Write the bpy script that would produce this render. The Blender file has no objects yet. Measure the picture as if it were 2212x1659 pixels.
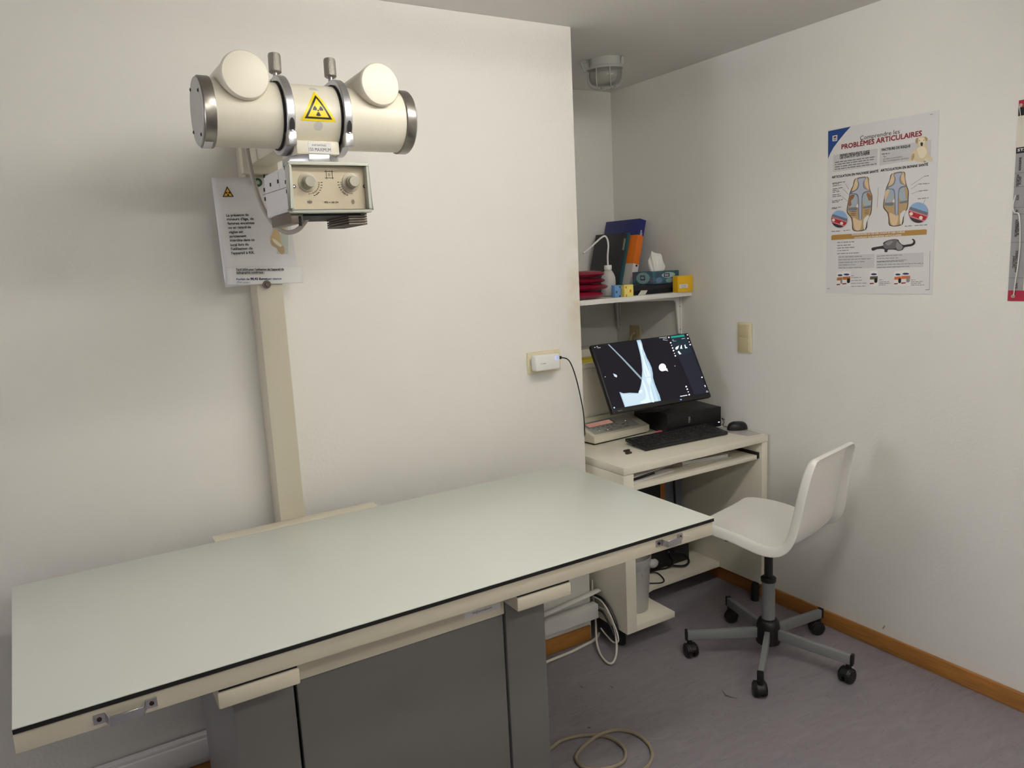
import bpy, bmesh, math, random
from mathutils import Vector, Matrix
random.seed(4)
S = bpy.context.scene
COL = S.collection
# ------------------------------------------------------------------ camera, world, lights, exposure
CX, CY, FPX = 1106.0, 829.5, 1626.725
CAM = Vector((0, 0, 1.62))
_rx, _ro, _rz = math.radians(80.65174), math.radians(-2.85111), math.radians(-30.77007)
ROT = Matrix.Rotation(_rz, 3, 'Z') @ Matrix.Rotation(_rx, 3, 'X') @ Matrix.Rotation(_ro, 3, 'Z')
cam = bpy.data.cameras.new('camera'); cam.sensor_width = 36; cam.lens = FPX / 2212 * 36
cam.clip_start = .05
cam_o = bpy.data.objects.new('camera', cam); COL.objects.link(cam_o)
cam_o.matrix_world = Matrix.Translation(CAM) @ ROT.to_4x4()
S.camera = cam_o
LAMP_STRENGTH = 33.0          # fitting over the table
LAMP2_STRENGTH = 32.0         # second fitting, behind the camera
SKY_STRENGTH = 13.0
S.view_settings.view_transform = 'Standard'; S.view_settings.look = 'None'
S.view_settings.exposure = 0.06; S.view_settings.gamma = 1.0; S.view_settings.use_curve_mapping = False
W = bpy.data.worlds.new('world'); S.world = W; W.use_nodes = True
W.node_tree.nodes['Background'].inputs[0].default_value = (.93, .92, 1.0, 1)
W.node_tree.nodes['Background'].inputs[1].default_value = SKY_STRENGTH
# room planes (metres): x-ray wall Y=YW, right wall X=XR, alcove back Y=YA, alcove starts X=XA
XR, YW, YA, XA, ZC = 2.676, 2.444, 3.315, 1.79, 2.475
XL, YF = -3.4, -1.5
WIN = (1.25, 2.25, 1.1, 2.2)          # window opening in the left wall: y0,y1,z0,z1
por = bpy.data.lights.new('window_portal', 'AREA'); por.shape = 'RECTANGLE'; por.size = WIN[1]-WIN[0]; por.size_y = WIN[3]-WIN[2]
por.cycles.is_portal = True
por_o = bpy.data.objects.new('window_portal', por); COL.objects.link(por_o)
por_o.location = (XL - .02, (WIN[0]+WIN[1])/2, (WIN[2]+WIN[3])/2); por_o.rotation_euler = (math.pi/2, 0, -math.pi/2)

# ------------------------------------------------------------------ helpers
def ray(px, py): return ROT @ Vector(((px-CX)/FPX, -(py-CY)/FPX, -1.0))
def at(px, py, ax, val):
    d = ray(px, py); return CAM + d * ((val - CAM[ax]) / d[ax])
def atp(px, py, P0, n):
    d = ray(px, py); return CAM + d * ((P0 - CAM).dot(n) / d.dot(n))
def lin(c):
    c = c/255.0
    return c/12.92 if c <= .04045 else ((c+.055)/1.055)**2.4
_M = {}
def mat(name, rgb, rough=.5, metal=0, var=0.0, vscale=8, bump=0.0, bscale=60, spec=.5, emit=0, trans=0, alpha=1, sheen=0, stretch=None, col2=None):
    if name in _M: return _M[name]
    m = bpy.data.materials.new(name); m.use_nodes = True; nt = m.node_tree; b = nt.nodes['Principled BSDF']
    c = (lin(rgb[0]), lin(rgb[1]), lin(rgb[2]), 1)
    b.inputs['Base Color'].default_value = c
    b.inputs['Roughness'].default_value = rough; b.inputs['Metallic'].default_value = metal
    b.inputs['Specular IOR Level'].default_value = spec
    if trans: b.inputs['Transmission Weight'].default_value = trans
    if alpha < 1: b.inputs['Alpha'].default_value = alpha
    if emit:
        b.inputs['Emission Color'].default_value = c; b.inputs['Emission Strength'].default_value = emit
    tc = None
    if var or bump:
        tc = nt.nodes.new('ShaderNodeTexCoord'); mp = nt.nodes.new('ShaderNodeMapping')
        nt.links.new(tc.outputs['Object'], mp.inputs['Vector'])
        if stretch: mp.inputs['Scale'].default_value = stretch
    if var:
        n = nt.nodes.new('ShaderNodeTexNoise'); n.inputs['Scale'].default_value = vscale; n.inputs['Detail'].default_value = 6
        nt.links.new(mp.outputs[0], n.inputs['Vector'])
        r = nt.nodes.new('ShaderNodeMix'); r.data_type = 'RGBA'
        if col2: a, d = c, tuple(lin(q) for q in col2) + (1,)
        else: a, d = tuple(q*(1-var) for q in c[:3])+(1,), tuple(min(1, q*(1+var)) for q in c[:3])+(1,)
        cr = nt.nodes.new('ShaderNodeValToRGB'); cr.color_ramp.elements[0].position = .35; cr.color_ramp.elements[1].position = .65
        nt.links.new(n.outputs['Fac'], cr.inputs[0]); nt.links.new(cr.outputs[0], r.inputs['Factor'])
        r.inputs[6].default_value = a; r.inputs[7].default_value = d
        nt.links.new(r.outputs[2], b.inputs['Base Color'])
    if bump:
        n2 = nt.nodes.new('ShaderNodeTexNoise'); n2.inputs['Scale'].default_value = bscale; n2.inputs['Detail'].default_value = 4
        nt.links.new(mp.outputs[0], n2.inputs['Vector'])
        bp = nt.nodes.new('ShaderNodeBump'); bp.inputs['Strength'].default_value = bump; bp.inputs['Distance'].default_value = .004
        nt.links.new(n2.outputs['Fac'], bp.inputs['Height']); nt.links.new(bp.outputs[0], b.inputs['Normal'])
    _M[name] = m; return m

def ortho(d):
    d = Vector(d).normalized()
    a = Vector((0, 0, 1)) if abs(d.z) < .9 else Vector((1, 0, 0))
    u = d.cross(a).normalized(); return u, d.cross(u).normalized(), d

class MB:
    def __init__(s): s.v = []; s.f = []
    def add(s, vs, fs):
        n = len(s.v); s.v += [Vector(q) for q in vs]; s.f += [tuple(i+n for i in f) for f in fs]; return s
    def box(s, x0, x1, y0, y1, z0, z1):
        return s.add([(x0,y0,z0),(x1,y0,z0),(x1,y1,z0),(x0,y1,z0),(x0,y0,z1),(x1,y0,z1),(x1,y1,z1),(x0,y1,z1)],
                     [(0,3,2,1),(4,5,6,7),(0,1,5,4),(1,2,6,5),(2,3,7,6),(3,0,4,7)])
    def obox(s, c, r, u, n, hw, hh, hd):       # oriented box: centre, axes r,u,n and half sizes
        c = Vector(c); r = Vector(r)*hw; u = Vector(u)*hh; n = Vector(n)*hd
        return s.add([c-r-u-n, c+r-u-n, c+r+u-n, c-r+u-n, c-r-u+n, c+r-u+n, c+r+u+n, c-r+u+n],
                     [(0,3,2,1),(4,5,6,7),(0,1,5,4),(1,2,6,5),(2,3,7,6),(3,0,4,7)])
    def cyl(s, p0, p1, r0, r1=None, n=24, cap=True):
        r1 = r0 if r1 is None else r1; p0 = Vector(p0); p1 = Vector(p1); u, w, d = ortho(p1-p0)
        vs = []
        for p, r in ((p0, r0), (p1, r1)):
            for i in range(n):
                a = 2*math.pi*i/n; vs.append(p + u*(r*math.cos(a)) + w*(r*math.sin(a)))
        fs = [(i, (i+1) % n, n+(i+1) % n, n+i) for i in range(n)]
        if cap: fs += [tuple(range(n-1, -1, -1)), tuple(range(n, 2*n))]
        return s.add(vs, fs)
    def lathe(s, o, d, prof, n=32, closed=False, e=None):   # prof: (radius, distance along d)
        o = Vector(o); u, w, d = ortho(d)
        if e: u, w = Vector(e[0]), Vector(e[1])
        vs = []; m = len(prof)
        for r, h in prof:
            for i in range(n):
                a = 2*math.pi*i/n; vs.append(o + d*h + u*(r*math.cos(a)) + w*(r*math.sin(a)))
        fs = []
        for j in range(m-1 if not closed else m):
            k = (j+1) % m
            for i in range(n): fs.append((j*n+i, j*n+(i+1) % n, k*n+(i+1) % n, k*n+i))
        if not closed:
            if prof[0][0] > 1e-5: fs.append(tuple(range(n-1, -1, -1)))
            if prof[-1][0] > 1e-5: fs.append(tuple(range((m-1)*n, m*n)))
        return s.add(vs, fs)
    def tube(s, pts, r, n=10, smooth=6):
        P = [Vector(p) for p in pts]
        if smooth and len(P) > 2: P = catmull(P, smooth)
        vs = []; prev = None; m = len(P)
        for i, p in enumerate(P):
            t = (P[min(i+1, m-1)] - P[max(i-1, 0)]).normalized()
            if prev is None: u = ortho(t)[0]
            else: u = (prev - t*prev.dot(t)).normalized()
            prev = u; w = t.cross(u)
            for k in range(n):
                a = 2*math.pi*k/n; vs.append(p + u*(r*math.cos(a)) + w*(r*math.sin(a)))
        fs = [(j*n+k, j*n+(k+1) % n, (j+1)*n+(k+1) % n, (j+1)*n+k) for j in range(m-1) for k in range(n)]
        fs += [tuple(range(n-1, -1, -1)), tuple(range((m-1)*n, m*n))]
        return s.add(vs, fs)
    def poly(s, pts): return s.add(pts, [tuple(range(len(pts)))])
    def prism(s, pts, d):                      # extrude polygon along vector d
        P = [Vector(p) for p in pts]; n = len(P); d = Vector(d)
        return s.add(P + [p+d for p in P], [tuple(range(n-1, -1, -1)), tuple(range(n, 2*n))] + [(i, (i+1) % n, n+(i+1) % n, n+i) for i in range(n)])
    def grid(s, rows, flip=False):
        m = len(rows); n = len(rows[0]); vs = [p for r in rows for p in r]
        fs = [(j*n+i, j*n+i+1, (j+1)*n+i+1, (j+1)*n+i) for j in range(m-1) for i in range(n-1)]
        if flip: fs = [f[::-1] for f in fs]
        return s.add(vs, fs)
    def mesh(s, name, org, bevel=0, segs=2, sharp=35, smooth=True, fix=True):
        me = bpy.data.meshes.new(name)
        bm = bmesh.new()
        bv = [bm.verts.new(p - org) for p in s.v]
        for f in s.f:
            try: bm.faces.new([bv[i] for i in f])
            except ValueError: pass
        if fix: bmesh.ops.recalc_face_normals(bm, faces=bm.faces)
        if bevel:
            bmesh.ops.remove_doubles(bm, verts=bm.verts, dist=1e-6)
            ed = [e for e in bm.edges if len(e.link_faces) == 2 and e.calc_face_angle(0) > .5]
            bmesh.ops.bevel(bm, geom=ed, offset=bevel, segments=segs, profile=.5, affect='EDGES', clamp_overlap=True)
        bm.to_mesh(me); bm.free()
        if smooth:
            me.polygons.foreach_set('use_smooth', [True]*len(me.polygons))
            me.set_sharp_from_angle(angle=math.radians(sharp))
        return me

def catmull(P, k, closed=False):
    out = []; n = len(P)
    rng = range(n) if closed else range(n-1)
    for i in rng:
        if closed: a, b, c, d = P[(i-1) % n], P[i], P[(i+1) % n], P[(i+2) % n]
        else: a, b, c, d = P[max(i-1, 0)], P[i], P[i+1], P[min(i+2, n-1)]
        for j in range(k):
            t = j/k
            out.append(.5*((2*b) + (c-a)*t + (2*a-5*b+4*c-d)*t*t + (3*b-a-3*c+d)*t**3))
    if not closed: out.append(P[-1])
    return out

ORG = {}
def thing(name, label, cat, loc=(0,0,0), group=None):
    o = bpy.data.objects.new(name, None); COL.objects.link(o); o.location = loc; o.empty_display_size = .05
    o['label'] = label; o['category'] = cat
    if group: o['group'] = group
    ORG[o] = Vector(loc); return o
def part(mb, name, m, parent=None, label=None, cat=None, group=None, kind=None, loc=None, **kw):
    if parent is not None: org = ORG[parent]
    elif loc is not None: org = Vector(loc)
    else:
        xs = [p.x for p in mb.v]; ys = [p.y for p in mb.v]; zs = [p.z for p in mb.v]
        org = Vector(((min(xs)+max(xs))/2, (min(ys)+max(ys))/2, min(zs)))
    me = mb.mesh(name, org, **kw)
    o = bpy.data.objects.new(name, me); COL.objects.link(o)
    me.materials.append(m)
    if parent is not None: o.parent = parent
    else: o.location = org
    ORG[o] = org
    if label: o['label'] = label
    if cat: o['category'] = cat
    if group: o['group'] = group
    if kind: o['kind'] = kind
    return o

# lettering: text -> 2D triangles, placed on (origin, u, v)
_font_curve = None
def text2d(s):
    cu = bpy.data.curves.new('t', 'FONT'); cu.body = s; cu.size = 1.0; cu.resolution_u = 2
    ob = bpy.data.objects.new('t', cu); COL.objects.link(ob)
    dg = bpy.context.evaluated_depsgraph_get(); me = ob.evaluated_get(dg).to_mesh()
    vs = [tuple(v.co) for v in me.vertices]; fs = [tuple(p.vertices) for p in me.polygons]
    ob.evaluated_get(dg).to_mesh_clear(); bpy.data.objects.remove(ob); bpy.data.curves.remove(cu)
    return vs, fs
def lettering(mb, s, o, u, v, width=None, cap=None, bold=0.0):
    """write s from point o along unit u, up unit v; width = total length, cap = capital height"""
    vs, fs = text2d(s); x0 = min(p[0] for p in vs); x1 = max(p[0] for p in vs)
    sy = cap/.682; sx = (width/(x1-x0)) if width else sy
    o = Vector(o); u = Vector(u); v = Vector(v)
    offs = [(0, 0)] if not bold else [(0, 0), (bold, 0), (0, bold), (bold, bold)]
    n = u.cross(v)
    for k, (ox, oy) in enumerate(offs):
        mb.add([o + u*((p[0]-x0)*sx+ox) + v*(p[1]*sy+oy) + n*(k*2e-5) for p in vs], fs)

# ------------------------------------------------------------------ materials
M_wall = mat('wall_paint', (234, 232, 226), .75, var=.015, vscale=1.5, bump=.22, bscale=95, spec=.3)
M_ceil = mat('ceiling_paint', (226, 223, 219), .85, var=.01, vscale=2, bump=.08, bscale=80, spec=.2)
M_wood = mat('baseboard_wood', (168, 114, 54), .5, var=.14, vscale=9, stretch=(1, 1, 14), bump=.03)
M_cream = mat('cream_lacquer', (210, 203, 183), .42, var=.012, vscale=4)
M_cream2 = mat('cream_laminate', (237, 232, 215), .45, var=.015, vscale=5)
M_tubecream = mat('tube_cream', (228, 222, 204), .38)
M_steel = mat('brushed_steel', (150, 146, 140), .3, 1, var=.05, vscale=30, stretch=(1, 1, 1))
M_alu = mat('aluminium', (196, 196, 200), .28, 1)
M_white = mat('white_plastic', (232, 230, 226), .4)
M_black = mat('black_plastic', (18, 18, 19), .45)
M_blackm = mat('black_matt', (10, 10, 11), .7)
M_grey = mat('grey_steel_panel', (108, 107, 104), .42, var=.02, vscale=6)
M_chairgrey = mat('grey_powder_coat', (128, 131, 132), .45)
M_ivory = mat('ivory_plastic', (222, 212, 178), .4)
M_paper = mat('white_paper', (228, 226, 224), .7)
M_ink = mat('black_ink', (22, 20, 22), .7)
M_table = mat('white_tabletop_laminate', (216, 219, 210), .33, var=.012, vscale=3, bump=.02, bscale=140)
# linoleum floor: grey mauve with fine streaks
def floor_mat():
    m = bpy.data.materials.new('linoleum'); m.use_nodes = True; nt = m.node_tree; b = nt.nodes['Principled BSDF']
    tc = nt.nodes.new('ShaderNodeTexCoord'); mp = nt.nodes.new('ShaderNodeMapping'); mp.inputs['Scale'].default_value = (1, 3.2, 1); mp.inputs['Rotation'].default_value = (0, 0, .5)
    nt.links.new(tc.outputs['Object'], mp.inputs[0])
    n = nt.nodes.new('ShaderNodeTexNoise'); n.inputs['Scale'].default_value = 7; n.inputs['Detail'].default_value = 9; n.inputs['Distortion'].default_value = 1.2; n.inputs['Roughness'].default_value = .65
    nt.links.new(mp.outputs[0], n.inputs['Vector'])
    cr = nt.nodes.new('ShaderNodeValToRGB'); e = cr.color_ramp.elements
    e[0].position = .3; e[0].color = (lin(128), lin(122), lin(128), 1); e[1].position = .7; e[1].color = (lin(143), lin(137), lin(143), 1)
    nt.links.new(n.outputs['Fac'], cr.inputs[0])
    n2 = nt.nodes.new('ShaderNodeTexNoise'); n2.inputs['Scale'].default_value = 26; n2.inputs['Detail'].default_value = 8; n2.inputs['Distortion'].default_value = 2.0
    nt.links.new(mp.outputs[0], n2.inputs['Vector'])
    c2 = nt.nodes.new('ShaderNodeValToRGB'); c2.color_ramp.elements[0].position = .30; c2.color_ramp.elements[0].color = (.80, .79, .79, 1); c2.color_ramp.elements[1].position = .40; c2.color_ramp.elements[1].color = (1, 1, 1, 1)
    nt.links.new(n2.outputs['Fac'], c2.inputs[0])
    mx = nt.nodes.new('ShaderNodeMix'); mx.data_type = 'RGBA'; mx.blend_type = 'MULTIPLY'; mx.inputs['Factor'].default_value = 1
    nt.links.new(cr.outputs[0], mx.inputs[6]); nt.links.new(c2.outputs[0], mx.inputs[7]); nt.links.new(mx.outputs[2], b.inputs['Base Color'])
    b.inputs['Roughness'].default_value = .5; b.inputs['Specular IOR Level'].default_value = .4
    return m
M_floor = floor_mat()

def stained_wall():
    m = M_wall.copy(); m.name = 'wall_paint_stained'; nt = m.node_tree; b = nt.nodes['Principled BSDF']
    src = b.inputs['Base Color'].links[0].from_socket
    g = nt.nodes.new('ShaderNodeNewGeometry'); sx = nt.nodes.new('ShaderNodeSeparateXYZ'); nt.links.new(g.outputs['Position'], sx.inputs[0])
    def mr(sock, a, b_):
        n = nt.nodes.new('ShaderNodeMapRange'); n.interpolation_type = 'SMOOTHSTEP'; n.inputs[1].default_value = a; n.inputs[2].default_value = b_; nt.links.new(sock, n.inputs[0]); return n.outputs[0]
    def mul(a, b_):
        n = nt.nodes.new('ShaderNodeMath'); n.operation = 'MULTIPLY'; nt.links.new(a, n.inputs[0])
        if isinstance(b_, float): n.inputs[1].default_value = b_
        else: nt.links.new(b_, n.inputs[1])
        return n.outputs[0]
    ns = nt.nodes.new('ShaderNodeTexNoise'); ns.inputs['Scale'].default_value = 9; ns.inputs['Detail'].default_value = 5; nt.links.new(g.outputs['Position'], ns.inputs['Vector'])
    f = mul(mul(mr(sx.outputs[0], 1.66, 1.80), mr(sx.outputs[2], 1.05, 1.42)), mul(mr(sx.outputs[2], 1.95, 1.45), mr(ns.outputs[0], .25, .7)))
    f = mul(f, .55)
    mx = nt.nodes.new('ShaderNodeMix'); mx.data_type = 'RGBA'; nt.links.new(f, mx.inputs['Factor']); nt.links.new(src, mx.inputs[6]); mx.inputs[7].default_value = (lin(196), lin(172), lin(122), 1)
    nt.links.new(mx.outputs[2], b.inputs['Base Color']); return m
M_wallS = stained_wall()
# ------------------------------------------------------------------ the room
T = .12
part(MB().box(XL-T, XR+T, YF-T, YA+T, -.1, 0), 'floor', M_floor, kind='structure', smooth=False)
part(MB().box(XL-T, XR+T, YF-T, YA+T, ZC, ZC+.1), 'ceiling', M_ceil, kind='structure', smooth=False)
part(MB().box(XL-T, XA, YW, YA+T, 0, ZC), 'wall_back', M_wallS, kind='structure', bevel=.003)
part(MB().box(XA, XR+T, YA, YA+T, 0, ZC), 'wall_alcove', M_wall, kind='structure', smooth=False)
part(MB().box(XR, XR+T, YF-T, YA, 0, ZC), 'wall_right', M_wall, kind='structure', smooth=False)
part(MB().box(XL-T, XR, YF-T, YF, 0, ZC), 'wall_front', M_wall, kind='structure', smooth=False)
wl = MB(); y0, y1, z0, z1 = WIN
wl.box(XL-T, XL, YF, y0, 0, ZC); wl.box(XL-T, XL, y1, YW, 0, ZC); wl.box(XL-T, XL, y0, y1, 0, z0); wl.box(XL-T, XL, y0, y1, z1, ZC)
part(wl, 'wall_left', M_wall, kind='structure', smooth=False)
wf = MB(); xm = XL-.07
for a, b_, c, d in ((y0, y1, z0, z0+.06), (y0, y1, z1-.06, z1), (y0, y0+.06, z0+.06, z1-.06), (y1-.06, y1, z0+.06, z1-.06), ((y0+y1)/2-.04, (y0+y1)/2+.04, z0+.06, z1-.06)):
    wf.box(xm-.03, xm+.03, a, b_, c, d)
win = part(wf, 'window_1', M_white, kind='structure', bevel=.004)
gm = bpy.data.materials.new('window_glass'); gm.use_nodes = True; nt = gm.node_tree; nt.nodes.remove(nt.nodes['Principled BSDF'])
tr = nt.nodes.new('ShaderNodeBsdfTransparent'); gl = nt.nodes.new('ShaderNodeBsdfGlossy'); gl.inputs['Roughness'].default_value = 0; mxs = nt.nodes.new('ShaderNodeMixShader'); mxs.inputs[0].default_value = .07
nt.links.new(tr.outputs[0], mxs.inputs[1]); nt.links.new(gl.outputs[0], mxs.inputs[2]); nt.links.new(mxs.outputs[0], nt.nodes['Material Output'].inputs[0])
ym = (y0+y1)/2
for a, b_ in ((y0+.05, ym-.03), (ym+.03, y1-.05)):
    part(MB().box(xm-.004, xm+.004, a, b_, z0+.05, z1-.05), 'pane', gm, win)
BBH = .067
part(MB().box(XR-.014, XR, YF, YA, 0, BBH), 'baseboard_right', M_wood, kind='structure', bevel=.004)
part(MB().box(XL, XA-.01, YW-.012, YW, 0, BBH), 'baseboard_back', M_wood, kind='structure', bevel=.004)
part(MB().box(XA, XR-.014, YA-.012, YA, 0, BBH), 'baseboard_alcove', M_wood, kind='structure', bevel=.004)
# cable trunking along the x-ray wall, its lid sprung off at the end
TZ0, TZ1 = .105, .168
tk = thing('cable_trunking', 'white plastic cable trunking along the wall behind the x-ray table', 'trunking', (.5, YW-.02, TZ0))
part(MB().box(-1.6, XA+.012, YW-.040, YW-.0005, TZ0, TZ1), 'channel', M_white, tk, bevel=.003)
part(MB().box(-1.6, 1.35, YW-.032, YW-.006, TZ1, TZ1+.011), 'lid', M_white, tk, bevel=.002)
ld = MB(); rows = []
for i in range(13):
    t = i/12; x = 1.35 + t*.475; z = TZ1+.008 + .040*t**1.4; y = YW-.020
    rows.append([Vector((x, y-.013, z)), Vector((x, y+.013, z+.004))])
lo = MB(); lo.grid(rows); lid = part(lo, 'loose_lid', M_white, tk, label='loose end of the trunking lid')
md = lid.modifiers.new('s', 'SOLIDIFY'); md.thickness = .003

# fluorescent ceiling fitting above the camera
def ceiling_lamp(LX0, LX1, LY, strength, label):
    t = thing('fluorescent_lamp', label, 'lamp', ((LX0+LX1)/2, LY, ZC), 'fluorescent ceiling lamps')
    part(MB().box(LX0-.03, LX1+.03, LY-.08, LY+.08, ZC-.035, ZC), 'housing', M_white, t, bevel=.004)
    part(MB().cyl((LX0, LY, ZC-.095), (LX1, LY, ZC-.095), .035, n=32), 'diffuser', mat('lamp_diffuser_%d' % round(strength), (255, 252, 245), .5, emit=strength), t)
    for x in (LX0-.012, LX1+.012):
        part(MB().box(x-.014, x+.014, LY-.045, LY+.045, ZC-.14, ZC-.034), 'end_cap', M_white, t, bevel=.004)
ceiling_lamp(.74, 1.84, 1.02, LAMP_STRENGTH, 'long white fluorescent ceiling lamp above the right half of the x-ray table')
ceiling_lamp(.30, 1.50, -.55, LAMP2_STRENGTH, 'long white fluorescent ceiling lamp behind the viewpoint, far from the table')

# ------------------------------------------------------------------ x-ray table
TX0, TX1, TY0, TY1, TZ = -.172, 1.585, 1.530, 2.292, .84
tb = thing('x_ray_table', 'long white-topped x-ray table with cream frame and grey steel pedestal', 'table', ((TX0+TX1)/2, (TY0+TY1)/2, 0))
TQ = [(-.161, 1.528), (1.584, 1.533), (1.586, 2.293), (-.190, 2.291)]
top = part(MB().prism([Vector((x, y, TZ-.0025)) for x, y in TQ], (0, 0, .0025)), 'tabletop', M_table, tb, bevel=.0008)
part(MB().prism([Vector((x, y, TZ-.0115)) for x, y in TQ], (0, 0, .0088)), 'tabletop_edge', M_blackm, top, label='black core edge of the tabletop')
AZ0, AZ1 = TZ-.054, TZ-.0115
ap = MB(); a = .010
ap.box(TX0+a, TX1-.004, TY0+.006, TY0+.030, AZ0, AZ1); ap.box(TX0+a, TX1-.004, TY1-.030, TY1-.006, AZ0, AZ1)
ap.box(TX0+a, TX0+a+.024, TY0+.030, TY1-.030, AZ0, AZ1); ap.box(TX1-.028, TX1-.004, TY0+.030, TY1-.030, AZ0, AZ1)
part(ap, 'frame', M_cream, tb, bevel=.0015)
M_under = M_cream
part(MB().box(TX0+.03, TX1-.03, TY0+.03, TY1-.03, AZ1-.012, AZ1), 'underside_board', mat('board_brown', (70, 60, 52), .7), tb)
yF = TY0+.006
for (ax_, bx_) in (((217, 1552), (325, 1518)), ((1423, 1172), (1467, 1160))):
    p0 = at(*ax_, 1, yF); p1 = at(*bx_, 1, yF); zc = (p0.z+p1.z)/2
    x0, x1 = p0.x, p1.x
    hb = MB(); st = .003; hh = .0095
    pr = [(x0-.012, 0), (x0+.008, 0), (x0+.014, -.022), (x1-.014, -.022), (x1-.008, 0), (x1+.012, 0)]
    back = [(x, y-st) for x, y in pr]
    loop = [Vector((x, yF+y, zc-hh)) for x, y in pr] + [Vector((x, yF+y, zc-hh)) for x, y in reversed(back)]
    n = len(pr); up = Vector((0, 0, 2*hh)); P = loop
    vs = P + [p+up for p in P]; m_ = 2*n
    fs = [(i, (i+1) % m_, m_+(i+1) % m_, m_+i) for i in range(m_)]
    for i in range(n-1):
        j = m_-1-i; fs.append((i, i+1, j-1, j)); fs.append((m_+i, m_+i+1, m_+j-1, m_+j))
    hb.add(vs, fs)
    h = part(hb, 'handle', M_alu, tb, label='bent aluminium pull handle', bevel=.0008, segs=1)
    for x in (x0-.002, x1+.002):
        part(MB().lathe((x, yF-.003, zc), (0, -1, 0), [(.0045, 0), (.0042, .0018), (.0016, .0022), (.0015, .0008), (0, .0008)], 14), 'screw', mat('dark_screw', (70, 52, 50), .4, .8), h)
BRZ1 = AZ0-.007
for (x0, x1) in ((.182, .350), (.900, 1.066)):
    part(MB().box(x0+.004, x1-.004, TY0+.012, TY1-.01, BRZ1, AZ0), 'spacer', M_blackm, tb, label='black spacer strip')
    part(MB().box(x0, x1, TY0+.008, TY1-.012, BRZ1-.037, BRZ1), 'cross_support', M_cream, tb, bevel=.004)
LEGY = 1.62
for (x0, x1) in ((.219, .352), (.909, 1.032)):
    part(MB().box(x0, x1, LEGY, 2.20, 0, BRZ1-.037), 'leg', M_grey, tb, bevel=.004, label='grey steel pedestal leg')
    part(MB().box(x0-.015, x1+.015, LEGY-.03, 2.24, 0, .03), 'foot_plate', M_black, tb, bevel=.004)
part(MB().box(.359, .904, LEGY+.004, LEGY+.02, .05, .702), 'front_panel', M_grey, tb, bevel=.004, label='grey steel front panel between the legs')
part(MB().box(.359, .904, 2.15, 2.17, .05, .702), 'rear_panel', M_grey, tb, bevel=.004)
bm_ = part(MB().box(.352, .905, LEGY-.004, LEGY+.03, .705, AZ0-.003), 'beam', M_cream, tb, bevel=.004, label='cream beam under the tabletop')
part(MB().box(.352, .909, LEGY+.03, 2.15, .60, .70), 'inner_box', M_blackm, tb)
# sticker on beam with printed address lines
ys = LEGY-.0046
c0 = at(1002, 1310, 1, ys); c1 = at(1080, 1300, 1, ys)
x0, x1 = c0.x, c1.x; zb = at(1004, 1338, 1, ys).z
stk = part(MB().box(x0, x1, ys-.0004, ys+.0006, zb, AZ0-.006), 'sticker', M_paper, bm_, label='white sticker with printed address lines')
tl = MB()
u = Vector((1, 0, 0)); v = Vector((0, 0, 1)); wS = x1-x0
lettering(tl, 'B-2018 Antwerpen', (x0+wS*.30, ys-.0007, zb+.0275), u, v, wS*.42, .0052)
lettering(tl, 'Tel.: 03/239.05.79  Fax: 03/218.50.61', (x0+wS*.08, ys-.0007, zb+.0175), u, v, wS*.84, .0056)
lettering(tl, 'info@neurowijnant.be', (x0+wS*.22, ys-.0007, zb+.0075), u, v, wS*.54, .0056)
part(tl, 'lettering', M_ink, stk, smooth=False, fix=False)

# ------------------------------------------------------------------ x-ray stand with tube head
CX0, CX1, CYF = .524, .602, 2.352
xr = thing('x_ray_machine', 'cream x-ray machine on a wall column, tube and collimator hanging over table', 'x-ray machine', (.56, 2.39, 0))
part(MB().box(CX0, CX1, CYF, YW, .19, 2.05), 'column', mat('column_cream', (198, 191, 172), .45), xr, bevel=.003)
part(MB().box(.317, .83, TY1+.003, CYF-.001, TZ-.006, TZ), 'rear_ledge', M_cream, xr, bevel=.0008, label='narrow cream ledge between table and column')
part(MB().box(.45, .70, CYF-.06, CYF, .0, .75), 'column_base', M_grey, xr, bevel=.004)
part(MB().box(CX0-.012, CX1+.012, CYF-.035, CYF, 1.905, 2.05), 'carriage', M_cream, xr, bevel=.004)
part(MB().box(CX0+.004, CX1-.006, 1.97, CYF-.035, 1.925, 2.03), 'arm', M_cream, xr, bevel=.006)
AY, AZ = 1.90, 1.988          # tube axis
TR = .0755
tube = part(MB().lathe((.352, AY, AZ), (1, 0, 0), [(TR, 0), (TR, .480)], 64), 'tube_housing', M_tubecream, xr, label='cream cylindrical tube housing')
for x0, x1, s in ((.334, .360, -1), (.817, .843, 1)):
    c = MB().lathe((x0, AY, AZ), (1, 0, 0), [(.0775, 0), (.0795, .002), (.0795, .024), (.0785, .026)], 64)
    cap = part(c, 'end_cap', M_steel, tube, label='brushed steel end band')
    part(MB().lathe((x0 if s < 0 else x1, AY, AZ), (s, 0, 0), [(.0755, -.001), (.0755, .003), (.0735, .0045), (0, .0045)], 64), 'end_plate', mat('end_plate_grey', (178, 176, 170), .45), tube)
    if s < 0:
        for k in range(4):
            a = math.radians(45+90*k + 12)
            part(MB().lathe((x0-.004, AY+.066*math.cos(a), AZ+.066*math.sin(a)), (-1, 0, 0), [(.0042, 0), (.004, .002), (.0016, .003), (0, .002)], 12), 'screw', M_black, tube)
lab = MB(); 
for i in range(8):
    a0 = math.radians(-118+i*4); a1 = math.radians(-118+(i+1)*4); r = .0800
    lab.add([(.334, AY+r*math.cos(a0), AZ+r*math.sin(a0)), (.353, AY+r*math.cos(a0), AZ+r*math.sin(a0)), (.353, AY+r*math.cos(a1), AZ+r*math.sin(a1)), (.334, AY+r*math.cos(a1), AZ+r*math.sin(a1))], [(0, 1, 2, 3)])
part(lab, 'type_label', M_paper, tube, fix=False)
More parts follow.
